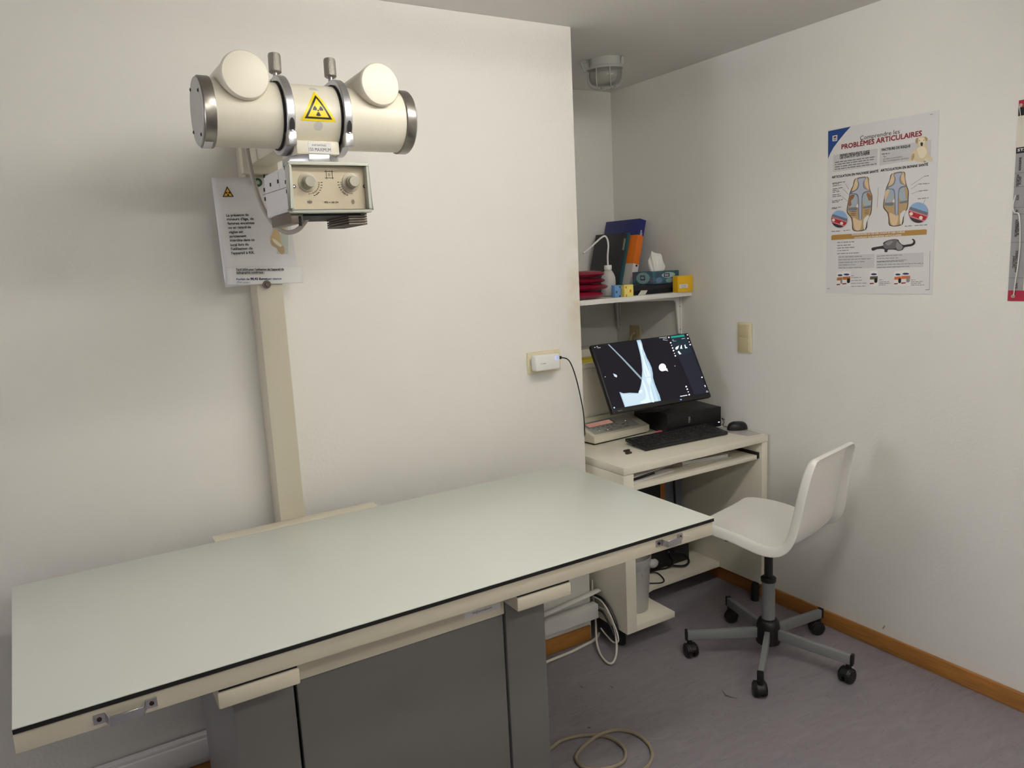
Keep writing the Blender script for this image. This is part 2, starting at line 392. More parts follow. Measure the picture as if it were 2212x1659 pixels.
# high-voltage cable horns
for hx, hy0, hz, hr in ((.428, 1.812, 2.058, .054), (.748, 1.812, 2.060, .0515)):
    d = Vector((.07, -1, .05)).normalized(); o = Vector((hx, hy0, hz)) - d*.19
    hn = MB().lathe(o, d, [(hr*.93, 0), (hr*.95, .14), (hr*.98, .172), (hr, .178), (hr, .182), (hr*.985, .186), (hr*.94, .189), (hr*.85, .190), (0, .190)], 56)
    part(hn, 'cable_horn', M_tubecream, tube, label='cream cable horn with round flat end')
# clamp rings with knurled knobs
M_knurl = mat('knurled_aluminium', (168, 164, 156), .35, 1, bump=.5, bscale=500)
for rx_ in (.521, .659):
    w = .0095
    rg = MB().lathe((rx_, AY, AZ), (1, 0, 0), [(TR+.0008, -w), (.0905, -w), (.092, -w+.0015), (.092, w-.0015), (.0905, w), (TR+.0008, w)], 72, closed=True)
    ring = part(rg, 'clamp_ring', M_alu, xr, label='aluminium clamp ring around the tube')
    part(MB().lathe((rx_-w-.004, AY, AZ), (1, 0, 0), [(TR+.0004, 0), (TR+.004, .001), (TR+.004, .005), (TR+.0004, .005)], 64), 'liner', M_blackm, ring)
    kd = Vector((.06, .12, 1)).normalized(); kp = Vector((rx_+.007, AY+.040, AZ+.084))
    part(MB().box(rx_-.0095, rx_+.0095, AY+.010, AY+.062, AZ+.066, AZ+.092), 'lug', M_alu, ring, bevel=.005)
    part(MB().cyl(kp, kp+kd*.030, .006, n=14), 'knob_stem', M_alu, ring)
    part(MB().lathe(kp+kd*.026, kd, [(.0125, 0), (.0150, .002), (.0150, .041), (.0138, .045), (0, .0452)], 40), 'knob', M_knurl, ring, label='knurled aluminium knob')
    part(MB().box(rx_-.0105, rx_+.0105, AY-.083, AY-.055, AZ-.078, AZ-.046), 'ring_lug', M_alu, ring, bevel=.003)
    a = math.radians(-22)
    sc = Vector((rx_+.001, AY-.0915*math.cos(a), AZ+.0915*math.sin(a)))
    nrm = Vector((0, -math.cos(a), math.sin(a))); tg = Vector((0, math.sin(a), math.cos(a)))
    pts = []
    for i in range(20):
        q = 2*math.pi*i/20; pts.append(sc + Vector((1, 0, 0))*(.0058*math.cos(q)) + tg*(.017*math.sin(q)) + nrm*(.0022 - .0016*math.sin(q)**2))
    part(MB().prism(pts, nrm*-.003), 'screw_pocket', mat('pocket_grey', (92, 90, 88), .35, .8), ring)
    part(MB().lathe(sc - tg*.011 + nrm*.001, (nrm*.5-tg).normalized(), [(.004, 0), (.004, .003), (.002, .0035), (0, .002)], 12), 'screw', M_alu, ring)
# radiation sticker wrapped on the tube
Y_yel = mat('warning_yellow', (246, 218, 22), .35); M_bk = mat('print_black', (16, 15, 15), .4)
SX, SA = .5895, math.radians(178)
def wrap(x, h, lift):               # x along the tube, h = height above sticker centre on the surface
    r = TR+lift; a = math.pi - (h+.004)/TR
    return Vector((SX+x, AY+r*math.cos(a), AZ+r*math.sin(a)))
def wrapped_tri(mb, cxy, R, lift, n=16, corner=0):
    A = Vector((cxy[0], cxy[1]+R)); B = Vector((cxy[0]-R*.866, cxy[1]-R*.5)); Cc = Vector((cxy[0]+R*.866, cxy[1]-R*.5))
    for i in range(n):
        t0, t1 = i/n, (i+1)/n
        r = []
        for t in (t0, t1):
            l = A.lerp(B, t); q = A.lerp(Cc, t); 
            r.append([wrap(l.x+(q.x-l.x)*k/4, l.y, lift) for k in range(5)])
        mb.grid(r)
s1 = MB(); wrapped_tri(s1, (0, 0), .0498, .0006)
wst = part(s1, 'warning_sticker', Y_yel, tube, label='yellow triangular radiation warning sticker', sharp=60)
s2 = MB(); wrapped_tri(s2, (0, -.0005), .0385, .0010)
part(s2, 'warning_border', M_bk, wst)
s3 = MB(); wrapped_tri(s3, (0, -.0008), .0292, .0014)
part(s3, 'warning_field', Y_yel, wst)
s4 = MB()
for k in (0, 1, 2):
    ac = math.radians(-90+120*k)
    r0, r1 = .0036, .0125
    g = [[wrap(rr*math.cos(ac-.5+i*.125), -.001+rr*math.sin(ac-.5+i*.125), .0018) for i in range(9)] for rr in (r0, .0055, .008, r1)]
    s4.grid(g)
s4.poly([wrap(.0020*math.cos(i*.5236), -.001+.0020*math.sin(i*.5236), .0018) for i in range(12)])
part(s4, 'trefoil', M_bk, wst)
s5 = MB(); s5.poly([wrap(.0105*math.cos(i*.314), -.0355+.0105*math.sin(i*.314), .0007) for i in range(20)])
part(s5, 'round_label', mat('label_grey', (196, 194, 186), .4), tube)
s6 = MB(); s6.poly([wrap(-.010, .056, .0007), wrap(.014, .054, .0007), wrap(.005, .067, .0007), wrap(-.007, .066, .0007)])
part(s6, 'small_label', mat('label_grey', (196, 194, 186), .4), tube)
# port block with rating plate
px0, px1 = .534, .640
pb = part(MB().box(px0, px1, 1.838, 1.97, 1.892, 1.925), 'port_block', M_tubecream, xr, bevel=.005)
kl = part(MB().box(.5625, .6185, 1.8372, 1.8385, 1.895, 1.9205), 'rating_plate', M_paper, pb)
kt = MB(); lettering(kt, 'KVP RATING', (.572, 1.8370, 1.9115), (1, 0, 0), (0, 0, 1), .034, .0042); lettering(kt, '150 MAXIMUM', (.5635, 1.8370, 1.8995), (1, 0, 0), (0, 0, 1), .053, .0080)
part(kt, 'lettering', M_ink, kl, smooth=False, fix=False)
oc = [Vector((.585+.066*math.cos(math.radians(22.5+45*i)), 1.905+.080*math.sin(math.radians(22.5+45*i)), 1.874)) for i in range(8)]
part(MB().prism(oc, (0, 0, .018)), 'mounting_ring', M_alu, xr, bevel=.0015, label='octagonal aluminium mounting ring')
# collimator
KX0, KX1, KY0, KY1, KZ0, KZ1 = .497, .693, 1.79, 2.045, 1.752, 1.870
M_koll = mat('collimator_white', (226, 224, 222), .45)
M_kgrey = mat('collimator_grey_green', (190, 192, 180), .4)
co = part(MB().box(KX0+.004, KX1-.004, KY0+.0315, KY1, KZ0+.006, KZ1-.006), 'collimator', M_koll, xr, bevel=.004, label='white collimator box')
fr = MB(); b_ = .008
fr.box(KX0, KX1, KY0, KY0+.032, KZ1-b_, KZ1); fr.box(KX0, KX1, KY0, KY0+.032, KZ0, KZ0+b_)
fr.box(KX0, KX0+b_, KY0, KY0+.032, KZ0+b_, KZ1-b_); fr.box(KX1-b_, KX1, KY0, KY0+.032, KZ0+b_, KZ1-b_)
part(fr, 'front_frame', M_kgrey, co, bevel=.003)
PY = KY0+.020
part(MB().box(KX0+b_, KX1-b_, PY, PY+.01, KZ0+b_, KZ1-b_), 'control_panel', mat('champagne_panel', (186, 174, 150), .42, .1), co)
def kp_(px, py, dy=0): return at(px, py, 1, PY-dy)
prn = MB(); U = Vector((1, 0, 0)); V = Vector((0, 0, 1))
def bar(mb, a, b, w, dy=.0005, plane=None):
    a = Vector(a); b = Vector(b); d = (b-a).normalized(); n_ = Vector((0, -1, 0)); p = d.cross(n_)*(w/2)
    mb.poly([a-p+n_*dy, b-p+n_*dy, b+p+n_*dy, a+p+n_*dy])
zf = 10.37
def kc(cx_, cy_): return kp_(610+cx_/zf, 340+cy_/zf)
for a, b in (((940, 315), (1135, 318)), ((950, 460), (1150, 462)), ((970, 285), (990, 490)), ((1105, 285), (1125, 490))): bar(prn, kc(*a), kc(*b), .0012)
cc = kc(1044, 392)
rg = [[cc + U*(r*math.cos(i*.5236)) + V*(r*1.25*math.sin(i*.5236)) + Vector((0, -.0005, 0)) for i in range(13)] for r in (.0017, .0026)]
prn.grid(rg)
for kx, sgn in ((570, 1), (1545, -1)):
    kcn = kc(kx, 560); R0 = .0265
    arc = [math.radians(-90+sgn*92*i/16) for i in range(17)]
    prn.grid([[kcn + U*(r*math.cos(a)) + V*(r*math.sin(a)) + Vector((0, -.0005, 0)) for a in arc] for r in (R0-.0004, R0+.0004)])
    for i, t in enumerate((0, .26, .36, .43, .50, .62, .74, .86, .98)):
        a = math.radians(-90+sgn*92*t); e = Vector((math.cos(a), 0, math.sin(a)))
        bar(prn, kcn+e*(R0-.0022), kcn+e*(R0+.0025), .0007)
        if i: bar(prn, kcn+e*(R0+.0065)-U*.0022, kcn+e*(R0+.0065)+U*.0022, .0016)
for a, b, w in (((555, 985), (665, 985), .0016), ((560, 1015), (665, 1015), .0016), ((600, 945), (600, 972), .0006), ((622, 945), (622, 972), .0006), ((600, 1028), (600, 1050), .0006), ((622, 1028), (622, 1050), .0006)): bar(prn, kc(*a), kc(*b), w)
for a, b, w in (((1562, 945), (1565, 1048), .0016), ((1592, 945), (1596, 1048), .0016), ((1530, 985), (1555, 985), .0006), ((1530, 1005), (1555, 1005), .0006), ((1600, 985), (1625, 985), .0006), ((1600, 1005), (1625, 1005), .0006)): bar(prn, kc(*a), kc(*b), w)
a = kc(945, 1030); b = kc(1250, 1030); lettering(prn, 'FFD = 100 CM', a+Vector((0, -.0005, 0)), U, V, (b-a).length, .0042, .0003)
part(prn, 'panel_print', M_ink, co, smooth=False, fix=False)
M_dial = mat('dial_grey', (176, 168, 150), .35)
for kx in (560, 1535):
    c = kc(kx, 560)
    d_ = part(MB().lathe(c, (0, -1, 0), [(.0225, 0), (.0222, .0025), (.0150, .0040), (.0145, .0045)], 48), 'dial_skirt', M_dial, co)
    kb_ = MB().lathe(c+Vector((0, -.004, 0)), (0, -1, 0), [(.0145, 0), (.0140, .010), (.0125, .0105), (.0125, .022), (.0118, .0232), (0, .0232)], 40)
    part(kb_, 'dial_knob', mat('knob_grey', (168, 164, 148), .4), co, label='grey round collimator dial knob')
for kx in (262, 1840):
    part(MB().lathe(kc(kx, 650), (0, -1, 0), [(.0042, 0), (.0040, .0015), (.0024, .0018), (.0022, .0008), (0, .0008)], 20), 'panel_screw', M_blackm, co)
    part(MB().lathe(kc(kx, 650)+Vector((0, -.0012, 0)), (0, -1, 0), [(.0024, 0), (.0022, .0008), (0, .0008)], 16), 'screw_head', M_alu, co)
XS = KX0+.004
def ks(px, py): return at(px, py, 0, XS-.0004)
for sx, sy in ((570, 380.5), (570.5, 410), (584, 399), (600, 392), (617, 393), (619.5, 413), (572.5, 430), (615, 362)):
    p = ks(sx, sy); part(MB().box(XS-.0008, XS+.001, p.y-.006, p.y+.006, p.z-.0045, p.z+.0045), 'slot', M_blackm, co, bevel=.0003)
ln = MB()
for a, b in (((568, 421), (621, 404)), ((600, 371), (604.5, 409))):
    p, q = ks(*a), ks(*b); d_ = (q-p).normalized(); w_ = d_.cross(Vector((1, 0, 0)))*.0008
    ln.poly([p-w_, q-w_, q+w_, p+w_])
part(ln, 'seam', mat('seam_grey', (120, 116, 114), .6), co, fix=False)
# accessory rails underneath
M_rail = mat('rail_bronze', (112, 104, 94), .4, .6)
part(MB().box(KX0+.02, KX1-.02, KY0+.03, KY1-.01, KZ0-.005, KZ0+.006), 'bottom_plate', M_blackm, co)
part(MB().box(KX0+.0, KX0+.030, KY0+.02, KY0+.20, KZ0-.022, KZ0+.004), 'left_rail', M_rail, co, bevel=.002)
for k in range(5):
    part(MB().box(KX1-.052, KX1-.004, KY0+.03, KY0+.20, KZ0-.0035-.006*k, KZ0+.0012-.006*k), 'rail_fin', M_rail, co, bevel=.0006)
part(MB().box(KX1-.048, KX1-.008, KY0+.035, KY0+.195, KZ0-.028, KZ0+.004), 'right_rail', M_blackm, co)
part(MB().cyl((KX0+.022, KY0+.022, KZ0-.028), (KX0+.022, KY0+.022, KZ0-.006), .004, n=12), 'latch_pin', M_blackm, co)
# mains cable of the collimator
pts = [at(px, py, 1, Y) for px, py, Y in ((531, 300, 2.20), (536, 335, 2.20), (548, 390, 2.18), (565, 442, 2.14), (588, 480, 2.10), (615, 501, 2.06), (640, 498, 2.02), (658, 480, 1.98), (668, 462, 1.95))]
part(MB().tube(pts, .0062, 12), 'cable', mat('cable_grey', (176, 170, 160), .5), xr, label='grey cable looping down to the collimator')

# ------------------------------------------------------------------ notice, tariff slip and magnets on the column
NY = CYF-.0015
def wavy(mb, c00, c10, c01, c11, n=12, amp=.003, seed=1):
    rnd = random.Random(seed); ph = rnd.random()*6; rows = []
    for j in range(n+1):
        r = []
        for i in range(n+1):
            a = i/n; b = j/n
            p = c00.lerp(c10, a).lerp(c01.lerp(c11, a), b)
            p = p + Vector((0, -1, 0))*(amp*(1+math.sin(ph+7*a+4*b))*.5*abs(a-.5)*2)
            r.append(p)
        rows.append(r)
    mb.grid(rows); return mb
nt_ = thing('notice_sheet', 'laminated radiation notice in French stuck high on the cream column', 'notice', tuple(at(550, 614, 1, NY)))
C4 = [at(456, 384, 1, NY), at(612, 382, 1, NY), at(487, 621, 1, NY), at(646, 606, 1, NY)]
M_lam = mat('laminated_paper', (226, 224, 224), .16)
sh = part(wavy(MB(), *C4, amp=.0016), 'sheet', M_lam, nt_, sharp=80); md = sh.modifiers.new('s', 'SOLIDIFY'); md.thickness = .0008
def nA(px, py, l=.0022): 
    p = at(px, py, 1, NY-l); return p
NP = .0030
tx = MB()
lines = [('La présence de', 489, 468, 537), ("mineurs d'âge, de", 490.5, 476.5, 548), ('femmes enceintes', 492, 485.5, 549.5), ('ou en retard de', 493.5, 494.5, 542), ('règles est', 495, 504.5, 525.5), ('strictement', 496, 513.5, 532), ('interdite dans ce', 497, 522, 549.5), ('local lors de', 498, 532, 537), ("l'utilisation de", 499, 540.5, 545.5), ("l'appareil à RX.", 500, 549.5, 549.5)]
for s_, xa, yb, xb in lines:
    p = nA(xa, yb, NP); q = nA(xb, yb-1.5, NP); d_ = (q-p); lettering(tx, s_, p, d_.normalized(), (Vector((0, 0, 1))-d_.normalized()*d_.normalized().z).normalized(), d_.length, .0072, .0004)
part(tx, 'lettering', M_ink, sh, smooth=False, fix=False)
def tri(mb, A, B, Cc): mb.poly([A, B, Cc])
t1 = MB(); t1.poly([nA(490.5, 402, NP), nA(481, 425.5, NP), nA(505, 425, NP)]); part(t1, 'warning_border', M_bk, sh, fix=False)
t1 = MB(); t1.poly([nA(491, 406.5, NP+.0004), nA(484, 423.5, NP+.0004), nA(501.5, 423.3, NP+.0004)]); part(t1, 'warning_field', mat('sign_amber', (226, 172, 40), .4), sh, fix=False)
t1 = MB(); c = nA(492.5, 418, NP+.0008)
for k in range(3):
    ac = math.radians(-90+120*k); t1.poly([c+Vector((r*math.cos(a), 0, r*math.sin(a))) for r, a in ((.0014, ac-.5), (.0066, ac-.5), (.0070, ac), (.0066, ac+.5), (.0014, ac+.5))])
part(t1, 'trefoil', M_bk, sh, fix=False)
# picture of a bone joint on the notice
def npoly(pts, name, m, l, sm=4):
    P = [nA(430+x/4.424, 310+y/4.424, l) for x, y in pts]
    if sm: P = catmull(P, sm, True)
    part(MB().poly(P), name, m, sh, fix=False, smooth=False)
npoly([(790, 790), (850, 780), (850, 1055), (740, 1055), (760, 960)], 'picture_ground', mat('pic_sage', (196, 202, 192), .4), NP-.0006, 0)
npoly([(735, 760), (825, 770), (830, 820), (770, 830), (785, 950), (750, 960), (700, 930), (680, 900), (700, 860), (715, 800)], 'picture_bone', mat('pic_bone', (206, 182, 136), .4), NP-.0003)
npoly([(690, 920), (760, 960), (810, 985), (815, 1045), (780, 1055), (740, 1000), (690, 960)], 'picture_hand', mat('pic_hand', (186, 164, 128), .4), NP)
npoly([(700, 910), (740, 925), (790, 975), (770, 985), (720, 950)], 'picture_highlight', mat('pic_light', (232, 222, 200), .4), NP+.0003)
# tariff slip
NY2 = NY-.0045
ts = thing('tariff_slip', 'white paper slip with printed 2024 tariff below the laminated notice', 'slip', tuple(at(570, 612, 1, NY2)))
slp = part(wavy(MB(), at(489, 577, 1, NY2), at(654.5, 575, 1, NY2), at(490.5, 616, 1, NY2), at(655, 611.5, 1, NY2), amp=.001, seed=3), 'slip', M_paper, ts, sharp=80)
md = slp.modifiers.new('s', 'SOLIDIFY'); md.thickness = .0006
def wr(mb, s_, px, py, px2, py2, cap, l=.0018, bold=0, base=None):
    p = at(px, py, 1, NY2-l); q = at(px2, py2, 1, NY2-l); d_ = q-p; dn = d_.normalized()
    lettering(mb, s_, p, dn, (Vector((0, 0, 1))-dn*dn.z).normalized(), d_.length, cap, bold); return p, q
ta = MB()
for s_, a, b in (("Tarif 2024 pour l'utilisation de l'appareil de", (510, 584.5), (613, 583.5)), ('radiographie numérique :', (510.5, 591), (571, 590))):
    p, q = wr(ta, s_, *a, *b, .0056, bold=.0004)
    ta.poly([p+Vector((0, -.0001, -.0020)), q+Vector((0, -.0001, -.0020)), q+Vector((0, -.0001, -.0012)), p+Vector((0, -.0001, -.0012))])
part(ta, 'lettering', M_ink, slp, smooth=False, fix=False)
ta = MB(); wr(ta, 'Forfait de', 511, 605.5, 539, 605, .0062, bold=.0003); wr(ta, 'par séance', 578, 604.5, 608, 604, .0062, bold=.0003); wr(ta, '(TVA compr.)', 511.5, 612, 540.5, 611.5, .0052)
part(ta, 'blue_lettering', mat('ink_blue', (62, 84, 140), .6), slp, smooth=False, fix=False)
ta = MB(); wr(ta, '90,45 Euros', 541, 605, 576.5, 604.5, .0064, bold=.0007)
part(ta, 'price_lettering', mat('ink_navy', (34, 42, 92), .6), slp, smooth=False, fix=False)
p = at(576, 614.5, 1, NY2-.002)
part(MB().lathe(p, (0, -1, 0), [(.0118, 0), (.0118, .005), (.0105, .0065), (.0070, .0068), (.0062, .011), (.0052, .0118), (.0018, .0118), (.0014, .0108), (0, .0108)], 32), 'magnet', mat('magnet_taupe', (104, 94, 84), .4, .3), label='round taupe magnet holding the tariff slip', cat='magnet')
p = at(556, 394.5, 1, NY-.006)
g_ = thing('green_magnet', 'round magnet with green ring at the top of the notice', 'magnet', tuple(p))
part(MB().lathe(p, (0, -1, 0), [(.0125, 0), (.0125, .007), (.0115, .008), (.0062, .008), (.0060, .0066), (0, .0066)], 32), 'ring', mat('magnet_green', (36, 78, 40), .4), g_)
part(MB().lathe(p+Vector((0, -.0060, 0)), (0, -1, 0), [(.0060, 0), (.0055, .0016), (0, .0018)], 24), 'centre', mat('magnet_centre', (158, 172, 158), .4), g_)

# ------------------------------------------------------------------ wall sockets, range extender, light switch
def socket_plate(mb_loc): pass
sk = thing('double_wall_socket', 'ivory double wall socket with white adapter plugged in, by the wall corner', 'socket', (1.602, YW, 1.18))
SX0, SX1, SZ0, SZ1 = 1.526, 1.678, 1.181, 1.264
part(MB().box(SX0, SX1, YW-.010, YW, SZ0, SZ1), 'cover_plate', M_ivory, sk, bevel=.003)
for cx_ in (SX0+.041, SX1-.041):
    part(MB().box(cx_-.030, cx_+.030, YW-.0125, YW-.009, (SZ0+SZ1)/2-.031, (SZ0+SZ1)/2+.031), 'insert', M_ivory, sk, bevel=.002)
    part(MB().lathe((cx_, YW-.0126, (SZ0+SZ1)/2), (0, -1, 0), [(.0215, -.002), (.0215, .0006), (.0200, .0006), (.0195, -.002), (0, -.002)], 32), 'socket_well', mat('ivory_dark', (196, 184, 150), .5), sk)
ex = thing('wifi_adapter', 'white plug-in adapter with blue glowing ring, plugged into the wall socket', 'adapter', (1.60, YW-.04, 1.20))
EC = [at(1157, 769, 1, 2.385), at(1209, 763, 1, 2.385), at(1157.5, 804, 1, 2.385), at(1211, 796, 1, 2.385)]
ex0, ex1, ez0, ez1 = EC[0].x, EC[1].x, (EC[2].z+EC[3].z)/2, (EC[0].z+EC[1].z)/2
part(MB().box(ex0, ex1, 2.383, 2.420, ez0, ez1), 'body', M_white, ex, bevel=.007, segs=3)
part(MB().cyl((ex0+.022, 2.419, (ez0+ez1)/2), (ex0+.022, YW-.012, (ez0+ez1)/2), .019, n=28), 'plug', mat('plug_offwhite', (205, 203, 196), .5), ex)
M_led = mat('led_blue', (90, 130, 255), .4, emit=2.2)
lc = Vector((ex1-.016, 2.3824, ez1-.018))
part(MB().grid([[lc+Vector((r*math.cos(i*.3), 0, r*math.sin(i*.3))) for i in range(-1, 17)] for r in (.0062, .0078)]), 'led_ring', M_led, ex, fix=False)
lg = MB(); lc2 = Vector((ex0+.024, 2.3825, ez0+.028))
lg.grid([[lc2+Vector((r*math.cos(i*.35), 0, r*math.sin(i*.35))) for i in range(0, 15)] for r in (.0025, .0036)]); lg.box(lc2.x+.006, lc2.x+.020, 2.3822, 2.3826, lc2.z-.0010, lc2.z+.0016)
part(lg, 'logo', mat('print_grey', (150, 150, 150), .5), ex, fix=False)
part(MB().box(ex1-.002, ex1+.016, 2.394, 2.406, ez1-.026, ez1-.014), 'cable_plug', M_black, ex, bevel=.002)
pts = [Vector((ex1+.014, 2.400, ez1-.020))] + [at(px, py, 1, Y) for px, py, Y in ((1226, 776, 2.40), (1236, 792, 2.405), (1246, 823, 2.41), (1254, 858, 2.415), (1260, 890, 2.42), (1262.5, 925, 2.43))] + [Vector((1.795, 2.46, .88)), Vector((1.80, 2.56, .80))]
part(MB().tube(pts, .0024, 8), 'black_cable', M_black, label='thin black cable hanging from the white adapter', cat='cable')

sw = thing('light_switch', 'ivory double light switch on the right wall near the desk', 'switch', (XR, 2.40, 1.145))
s0 = at(1591, 696, 0, XR-.009); s1_ = at(1623, 764, 0, XR-.009)
ya, yb, za, zb = s0.y-.004, s1_.y, 1.148, 1.287
part(MB().box(XR-.011, XR, yb, ya, za, zb), 'cover_plate', M_ivory, sw, bevel=.005)
zm = (za+zb)/2
for q0, q1 in ((zm+.003, zb-.009), (za+.009, zm-.003)):
    part(MB().box(XR-.015, XR-.008, yb+.012, ya-.010, q0, q1), 'rocker', mat('rocker_ivory', (206, 193, 152), .45), sw, bevel=.002)
s2_ = thing('corner_wall_socket', 'ivory wall socket under the shelf behind the monitor', 'socket', (XR, 3.15, 1.15))
part(MB().box(XR-.010, XR, 3.108, 3.196, 1.152, 1.238), 'cover_plate', mat('ivory_aged', (196, 182, 140), .45), s2_, bevel=.004)
part(MB().lathe((XR-.0105, 3.152, 1.195), (-1, 0, 0), [(.026, -.002), (.026, .002), (.0235, .002), (.022, -.003), (0, -.003)], 36), 'socket_well', mat('ivory_aged', (0, 0, 0)), s2_)
part(MB().tube([(XR-.008, 3.152, 1.195), (XR-.03, 3.15, 1.19), (XR-.035, 3.16, 1.15), (XR-.02, 3.17, 1.05), (XR-.02, 3.17, .82)], .006, 8), 'plug_cable', mat('ivory_aged', (0, 0, 0)), s2_)

# ------------------------------------------------------------------ bulkhead lamp on alcove ceiling
bl = thing('bulkhead_lamp', 'grey oval bulkhead lamp with wire guard on the alcove ceiling', 'lamp', (2.19, 2.76, ZC))
M_lampg = mat('lamp_grey_plastic', (170, 170, 164), .5)
bc = Vector((2.205, 2.765, ZC)); el = Vector((.67, -.74, 0)).normalized(); es = Vector((.74, .67, 0)).normalized()
def oval(mb, prof, n=36, sx=.075, sy=.052):
    vs = []; m = len(prof)
    for k, h in prof:
        for i in range(n):
            a = 2*math.pi*i/n; vs.append(bc + el*(sx*k*math.cos(a)) + es*(sy*k*math.sin(a)) + Vector((0, 0, -h)))
    fs = [(j*n+i, j*n+(i+1) % n, (j+1)*n+(i+1) % n, (j+1)*n+i) for j in range(m-1) for i in range(n)]
    if prof[-1][0] > .01: fs.append(tuple(range((m-1)*n, m*n)))
    fs.append(tuple(range(n-1, -1, -1)))
    return mb.add(vs, fs)
part(oval(MB(), [(.93, 0), (.95, .004), (.97, .036), (1.08, .038), (1.10, .042), (1.08, .047), (.9, .048)]), 'base', M_lampg, bl)
M_lglass = mat('lamp_ribbed_glass', (205, 205, 198), .18, trans=.75)
gb = MB(); n = 60; vs = []; prof = [(.95, .047), (.96, .07), (.92, .09), (.78, .107), (.5, .116), (.15, .119)]
for k, h in prof:
    for i in range(n):
        a = 2*math.pi*i/n; kk = k*(1+.018*(1 if i % 2 else -1)*(1 if k > .6 else 0)); vs.append(bc + el*(.075*kk*math.cos(a)) + es*(.052*kk*math.sin(a)) + Vector((0, 0, -h)))
gb.add(vs, [(j*n+i, j*n+(i+1) % n, (j+1)*n+(i+1) % n, (j+1)*n+i) for j in range(5) for i in range(n)] + [tuple(range(5*n, 6*n))])
part(gb, 'glass', M_lglass, bl)
for sgn, ax2 in ((0, el), (1, es), (-1, es)):
    w_ = .075 if sgn == 0 else .056; off = el*(.03*sgn)
    part(MB().tube([bc+off-ax2*w_*1.06+Vector((0, 0, -.046)), bc+off-ax2*w_*1.02+Vector((0, 0, -.10)), bc+off-ax2*w_*.7+Vector((0, 0, -.124)), bc+off+Vector((0, 0, -.131)), bc+off+ax2*w_*.7+Vector((0, 0, -.124)), bc+off+ax2*w_*1.02+Vector((0, 0, -.10)), bc+off+ax2*w_*1.06+Vector((0, 0, -.046))], .0022, 6), 'guard_wire', M_lampg, bl)
part(MB().tube([bc-el*.082+Vector((0, 0, -.004)), bc-el*.105+Vector((0, 0, -.006)), bc-el*.098+Vector((0, 0, -.03)), bc-el*.088+Vector((0, 0, -.05))], .006, 8), 'hinge_hook', M_lampg, bl)
part(MB().obox(bc+el*.078+Vector((0, 0, -.020)), es, (0, 0, 1), el, .014, .018, .008), 'cable_gland', M_lampg, bl, bevel=.006)

# ------------------------------------------------------------------ posters on the right wall
PXW = XR-.0012
def rw(px, py, l=0): return at(px, py, 0, PXW-l)
UR = Vector((0, -1, 0)); VR = Vector((0, 0, 1))
p1 = thing('joint_poster', 'white veterinary poster about joint problems with dog and cat pictures', 'poster', tuple(rw(1900, 634)))
pc = [rw(1789, 281), rw(2029.5, 238), rw(2014, 635.5), rw(1784, 634)]
sheet = part(MB().prism(pc, (-.0006, 0, 0)), 'sheet', mat('poster_paper', (224, 222, 221), .42), p1)
L0 = .0010
def c7(x, y, l=L0): return rw(1760+x/3.687, 210+y/3.687, l)
def pp(pts, name, m, l=L0, sm=0, f=c7, par=None):
    P = [f(x, y, l) for x, y in pts]
    if sm: P = catmull(P, sm, True)
    return part(MB().poly(P), name, m, par or sheet, fix=False, smooth=False)
M_pblue = mat('poster_blue', (28, 70, 138), .42); M_pred = mat('poster_red', (136, 28, 40), .42)
M_pgrey = mat('poster_grey_box', (206, 204, 204), .42); M_pink = mat('poster_text_grey', (96, 94, 96), .5); M_pgold = mat('poster_gold', (176, 134, 66), .42)
pp([(107, 271), (286, 234), (240, 285), (195, 340), (150, 400), (120, 455), (106, 490)], 'corner_flag', M_pblue)
pp([(142, 308), (180, 300), (178, 348), (141, 352)], 'logo', M_paper, L0+.0004)
lgm = MB(); lgm.poly([c7(150, 314, L0+.0008), c7(172, 309, L0+.0008), c7(171, 322, L0+.0008), c7(150, 326, L0+.0008)]); part(lgm, 'logo_mark', mat('logo_maroon', (96, 26, 44), .5), sheet, fix=False)
lgm = MB()
for yy in (329, 337, 343): lgm.poly([c7(148, yy, L0+.0008), c7(173, yy-4, L0+.0008), c7(173, yy-1, L0+.0008), c7(148, yy+3, L0+.0008)])
part(lgm, 'logo_words', M_ink, sheet, fix=False)
def pt(mb, s_, a, b, cap, bold=0, f=c7, l=L0+.0003):
    p = f(*a, l); q = f(*b, l); d_ = q-p; dn = d_.normalized()
    lettering(mb, s_, p, dn, (VR-dn*dn.z).normalized(), d_.length, cap, bold)
def pline(s_, a, b, cap, bold=0, m_=None, nm='lettering', l=L0+.0003):
    t_ = MB(); pt(t_, s_, a, b, cap, bold, l=l); o = part(t_, nm, m_ or M_ink, sheet, smooth=False, fix=False); return o
pline('Comprendre les', (360, 342), (676, 288), .0150)
pline('SIGNES FRÉQUENTS CHEZ', (200, 473), (436, 440), .0076, .0007); pline('LES CHATS ET LES CHIENS', (200, 493), (436, 457), .0076, .0007)
pline('FACTEURS DE RISQUE', (534, 430), (760, 398), .0084, .0007)
pline('ARTICULATION EN MAUVAISE SANTÉ', (136, 648), (504, 598), .0084, .0008); pline('ARTICULATION EN BONNE SANTÉ', (524, 594), (900, 545), .0084, .0008)
t_ = MB(); pt(t_, 'PROBLÈMES ARTICULAIRES', (212, 416), (850, 308), .0172, .0014); part(t_, 'red_lettering', M_pred, sheet, smooth=False, fix=False)
L1 = L0-.0003
pp([(147, 462), (500, 408), (496, 544), (146, 598)], 'text_box', M_pgrey, L1); pp([(518, 408), (928, 338), (924, 480), (515, 544)], 'text_box', M_pgrey, L1)
g_ = MB(); gl_ = L0+.0003
